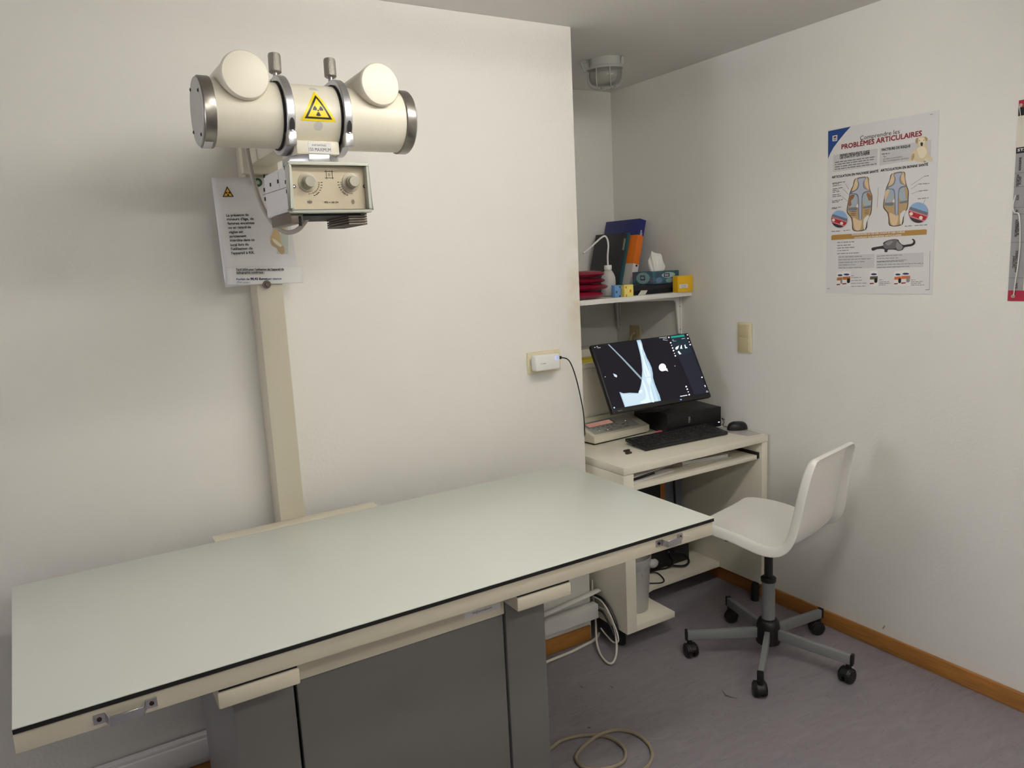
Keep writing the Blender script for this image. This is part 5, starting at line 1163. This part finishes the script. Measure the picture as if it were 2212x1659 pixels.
cable('thin_black_cable', 'thin black cable loop beside the wastebasket', [at(px, py, 2, z) for px, py, z in ((1398, 1236, .125), (1420, 1238, .118), (1434, 1252, .116), (1428, 1259, .116), (1400, 1260, .116), (1390, 1258, .118))], .0032, M_black)
cable('hanging_cable', 'black cable hanging down in front of the grey board under the desk', [Vector((2.52, 2.707, .64)), Vector((2.522, 2.706, .5)), Vector((2.53, 2.705, .3)), Vector((2.54, 2.70, .12))], .005, M_black)
# wastebasket with liner
wo = Vector((1.972, 2.378, zb_+.0275))
wsT = thing('wastebasket', 'grey plastic wastebasket with clear bin liner on the desk shelf', 'wastebasket', tuple(wo))
M_bin = mat('bin_grey', (176, 174, 170), .45)
part(MB().lathe(wo, (0, 0, 1), [(0, .001), (.058, .001), (.062, .004), (.076, .235), (.078, .238), (.0745, .238), (.060, .006), (0, .005)], 44), 'bin', M_bin, wsT)
rows = []
for j in range(12):
    t = j/11; rows.append([])
    for i in range(49):
        a = 2*math.pi*i/48
        r = .0625+.0145*(.10+.144*0+ (1-t)*1.0) + .003*math.sin(9*a+5*t)*t + .0022*math.sin(17*a-9*t)*t + .0025
        z = .240-.105*t*(1+.25*math.sin(2*a+1.0))
        rows[-1].append(wo+Vector((r*math.cos(a), r*math.sin(a), z)))
part(MB().grid(rows), 'liner', mat('liner_film', (206, 204, 204), .25, alpha=.6), wsT, sharp=70)
kn_ = wo + Vector((.070, -.050, .20))
rows = [[kn_ + Vector((.022*math.sin(math.pi*(j+.3)/7)*math.cos(a)*(1+.3*math.sin(3*a+j)), .018*math.sin(math.pi*(j+.3)/7)*math.sin(a), .020*math.cos(math.pi*(j+.3)/7))) for a in [2*math.pi*i/16 for i in range(17)]] for j in range(7)]
part(MB().grid(rows), 'liner_knot', mat('liner_film', (0, 0, 0)), wsT, sharp=70)

# ------------------------------------------------------------------ cables by the wall corner and on the floor
M_cbw = mat('cable_white', (222, 218, 206), .45); M_cbb = mat('cable_beige', (150, 138, 116), .5)
def cab(pts):
    out = []
    for px, py, ax, v in pts:
        p = at(px, py, ax, v)
        if p.z < .010: p = at(px, py, 2, .010)
        out.append(p)
    return out
cable('white_loop_cable', 'white cable hanging in a long loop beside the desk', cab([(1279, 1252, 0, 1.812), (1280, 1280, 0, 1.812), (1284, 1310, 0, 1.813), (1287, 1345, 0, 1.814), (1289, 1385, 2, .035), (1297, 1413, 2, .013), (1312, 1431, 2, .008), (1324, 1431, 2, .008), (1331, 1414, 2, .016), (1332, 1390, 2, .045), (1327, 1358, 0, 1.816), (1316, 1328, 0, 1.816), (1300, 1314, 0, 1.816), (1286, 1312, 0, 1.818)]), .0042, M_cbw)
cable('white_arc_cable', 'white cable arching out of the trunking end to the floor', cab([(1283, 1289, 0, 1.809), (1297, 1297, 0, 1.809), (1311, 1315, 0, 1.807), (1325, 1345, 0, 1.806), (1334, 1370, 0, 1.804), (1335, 1386, 0, 1.804), (1325, 1387, 0, 1.804), (1310, 1372, 0, 1.803), (1298, 1357, 0, 1.803)]), .0034, M_cbw)
cable('black_arc_cable', 'thick black cable arching from the wall corner to the floor', cab([(1283, 1285, 0, 1.818), (1300, 1293, 0, 1.818), (1315, 1312, 0, 1.818), (1327, 1337, 0, 1.818), (1333, 1357, 0, 1.818), (1335, 1374, 0, 1.818)]), .0055, M_black)
cable('second_black_cable', 'black cable running out of the white trunking along the wall', cab([(1285, 1316, 0, 1.808), (1300, 1321, 0, 1.800), (1310, 1336, 0, 1.798), (1320, 1355, 0, 1.797), (1326, 1372, 0, 1.797)]), .0045, M_black)
fz = .0062
cable('floor_mains_cable', 'beige cable running along the floor by the wooden skirting', [at(px, py, 2, fz) for px, py in ((1120, 1450), (1160, 1440), (1181, 1430), (1205, 1420), (1232, 1409), (1258, 1396), (1278, 1386), (1290, 1376), (1294, 1368))], .0058, M_cbw)
def fl_(i, x, y):
    return at(880+x/3.614, 1200+y/3.614, 2, fz + (.011 if i in (3, 4) else 0))
loopP = [(1000, 1560), (1060, 1530), (1125, 1500), (1200, 1445), (1330, 1410), (1480, 1402), (1600, 1430), (1680, 1490), (1705, 1550), (1680, 1610), (1600, 1650), (1480, 1668), (1370, 1650), (1315, 1590), (1340, 1530), (1420, 1450), (1520, 1390), (1640, 1362), (1780, 1390), (1880, 1470), (1912, 1550), (1892, 1620), (1850, 1665), (1760, 1740), (1600, 1800)]
cable('coiled_floor_cable', 'tan cable lying in a loop on the floor in front of the table leg', [at(880+x/3.614, 1200+y/3.614, 2, fz+(.0118 if i in (15, 16) else 0)) for i, (x, y) in enumerate(loopP)], .0058, M_cbb)

# ------------------------------------------------------------------ swivel chair
HX, HY = 2.274, 1.913
ch = thing('swivel_chair', 'white moulded plastic swivel chair on a grey five-star base with castors', 'chair', (HX, HY, 0))
TH_ = math.radians(13.0); Fd = Vector((-math.sin(TH_), math.cos(TH_), 0)); Ld = Vector((math.cos(TH_), math.sin(TH_), 0))
prof = [(.212, .562, .165), (.205, .573, .185), (.150, .579, .200), (.050, .576, .210), (-.040, .559, .211), (-.100, .546, .208), (-.150, .555, .203), (-.172, .596, .196), (-.181, .650, .186), (-.191, .720, .176), (-.205, .800, .169), (-.222, .860, .165), (-.236, .884, .158)]
def chp(u_, v_, z_): return Vector((HX, HY, 0)) + Ld*u_ + Fd*v_ + Vector((0, 0, z_))
N = len(prof); tang = []
for i in range(N):
    a = prof[max(i-1, 0)]; b = prof[min(i+1, N-1)]; d_ = Vector((b[0]-a[0], b[1]-a[1])).normalized(); tang.append(d_)
rows = []
fl_w = .036
FK = [.55, .85, 1, 1, 1, 1, 1, 1, 1, 1, 1, .9, .7]
def shell_row(v_, z_, w_, nv, nz, dish, fk):
    cols = []
    def P_(uu, off, dz=0): return chp(uu, v_+nv*off, z_+nz*off+dz)
    side = [(1.00, fl_w*fk, .014*fk), (1.00, fl_w*.55*fk, .011*fk), (1.00, fl_w*.10*fk, .005*fk), (1.00, 0, -.002), (.945, .18*dish, 0), (.88, .45*dish, 0), (.70, .80*dish, 0), (.38, .97*dish, 0)]
    for uf, off, do in side: cols.append(P_(-(uf*w_+do), off))
    cols.append(P_(0, dish))
    for uf, off, do in reversed(side): cols.append(P_(uf*w_+do, off))
    return cols
nrm_l = []
for i in range(N):
    v_, z_, w_ = prof[i]; d_ = tang[i]; nv, nz = d_.y, -d_.x
    if i < 6:
        if nz > 0: nv, nz = -nv, -nz
    elif nv > 0: nv, nz = -nv, -nz
    nrm_l.append((nv, nz))
    dish = (.024 if i < 7 else .024)*(0 if i in (0, N-1) else 1)*(.4 if i in (1, N-2) else 1)
    rows.append(shell_row(v_, z_, w_, nv, nz, dish, FK[i]))
v_, z_, w_ = prof[0]; rows.insert(0, shell_row(v_+.008, z_-.020, w_-.004, *nrm_l[0], 0, .15))
v_, z_, w_ = prof[-1]; rows.append(shell_row(v_-.010, z_+.003, w_-.008, *nrm_l[-1], 0, .35)); rows.append(shell_row(v_-.022, z_-.002, w_-.014, *nrm_l[-1], 0, .1))
seat = part(MB().grid(rows), 'seat_shell', mat('chair_white', (243, 241, 236), .34), ch, label='white moulded seat and backrest shell', sharp=180)
nc = 17; cr = seat.data.attributes.new('crease_edge', 'FLOAT', 'EDGE')
for e in seat.data.edges:
    a_, b_e = sorted(e.vertices)
    if b_e-a_ == nc and a_ % nc in (3, 13) and 1 <= a_//nc < len(rows)-3: cr.data[e.index].value = .75
md = seat.modifiers.new('sol', 'SOLIDIFY'); md.thickness = .005; md.offset = 0
md = seat.modifiers.new('sub', 'SUBSURF'); md.levels = 2; md.render_levels = 2
part(MB().obox(chp(0, -.005, .520), Ld, Fd, (0, 0, 1), .065, .10, .006), 'mounting_plate', M_black, ch, bevel=.003)
part(MB().obox(chp(-.13, .055, .530), Ld, Fd, (0, 0, 1), .07, .022, .005), 'lever', M_black, ch, bevel=.003)
part(MB().lathe(chp(-.130, -.105, .512), (Ld*-1), [(.014, 0), (.016, .003), (.016, .022), (.013, .026), (0, .026)], 20), 'tilt_knob', mat('knob_dark', (62, 60, 62), .45), ch)
part(MB().lathe(chp(0, 0, .330), (0, 0, 1), [(.0165, 0), (.0165, .17), (.030, .182), (.030, .19)], 28), 'gas_spring', M_black, ch)
part(MB().lathe(chp(0, 0, .318), (0, 0, 1), [(.029, 0), (.0295, .004), (.0295, .014), (.024, .019), (.020, .020)], 32), 'collar', M_black, ch)
part(MB().lathe(chp(0, 0, .140), (0, 0, 1), [(.0255, 0), (.0255, .180)], 36), 'tube', M_chairgrey, ch)
part(MB().lathe(chp(0, 0, .062), (0, 0, 1), [(.046, 0), (.047, .003), (.045, .070), (.041, .088), (.034, .097), (.0265, .100)], 40), 'hub', M_black, ch)
for k in range(5):
    a = math.radians(71.5+72*k); d_ = Vector((math.cos(a), math.sin(a), 0)); s_ = Vector((-d_.y, d_.x, 0)); O = Vector((HX, HY, 0))
    lg = MB(); Lr = .318
    def sec(r, hw, z0, z1):
        return [O+d_*r-s_*hw+Vector((0, 0, z0)), O+d_*r+s_*hw+Vector((0, 0, z0)), O+d_*r+s_*hw+Vector((0, 0, z1)), O+d_*r-s_*hw+Vector((0, 0, z1))]
    A = sec(.035, .0105, .082, .124); B = sec(Lr, .0105, .068, .106)
    lg.add(A+B, [(0, 1, 2, 3), (7, 6, 5, 4), (0, 4, 5, 1), (1, 5, 6, 2), (2, 6, 7, 3), (3, 7, 4, 0)])
    leg = part(lg, 'leg', M_chairgrey, ch, bevel=.004)
    part(MB().obox(O+d_*(Lr+.004)+Vector((0, 0, .089)), s_, (0, 0, 1), d_, .0118, .0215, .0055), 'end_cap', M_black, leg, bevel=.003)
    # castor: hood plus two wheels, swivelled
    an = a + (0.9, -1.2, 0.35, 1.3, -.5)[k]; w_d = Vector((math.cos(an), math.sin(an), 0)); w_s = Vector((-w_d.y, w_d.x, 0)); cpos = O+d_*(Lr-.008)
    part(MB().cyl(cpos+Vector((0, 0, .05)), cpos+Vector((0, 0, .072)), .010, n=14), 'castor_stem', M_black, leg)
    wc = cpos - w_d*.010 + Vector((0, 0, .0275))
    for sg in (-1, 1):
        part(MB().lathe(wc+w_s*(.005*sg), w_s*sg, [(.020, 0), (.0262, .001), (.0275, .004), (.0275, .014), (.025, .018), (.018, .020), (0, .019)], 30), 'castor_wheel', M_black, leg)
    hood = MB(); rows_ = []
    for j in range(10):
        t = math.radians(-15+21*j); rows_.append([wc + w_d*(.0305*math.cos(t)) + Vector((0, 0, .0305*math.sin(t))) + w_s*o_ for o_ in (-.019, -.010, .010, .019)])
    hd = part(hood.grid(rows_), 'castor_hood', M_black, leg, sharp=60); m3 = hd.modifiers.new('s', 'SOLIDIFY'); m3.thickness = .003

# scuffs on the lino and small marks on the wall
flo = [o for o in bpy.data.objects if o.name == 'floor'][0]
M_scuff = mat('scuff_dark', (92, 86, 88), .7)
for pts in (((1558, 1489), (1568, 1500), (1580, 1505), (1596, 1509), (1580, 1508), (1566, 1504)), ((1268, 1571), (1274, 1570), (1277, 1573), (1270, 1574)), ((1250, 1480), (1260, 1484), (1258, 1486)), ((1316, 1480), (1326, 1486), (1322, 1486))):
    part(MB().poly([at(x, y, 2, .0004) for x, y in pts]), 'scuff_mark', M_scuff, flo, fix=False, smooth=False)
wr_ = [o for o in bpy.data.objects if o.name == 'wall_right'][0]
part(MB().poly([at(x, y, 0, XR-.0004) for x, y in ((1906, 1356), (1911, 1350), (1912, 1354), (1907, 1360))]), 'chip_mark', mat('chip_tan', (172, 158, 128), .7), wr_, fix=False, smooth=False)
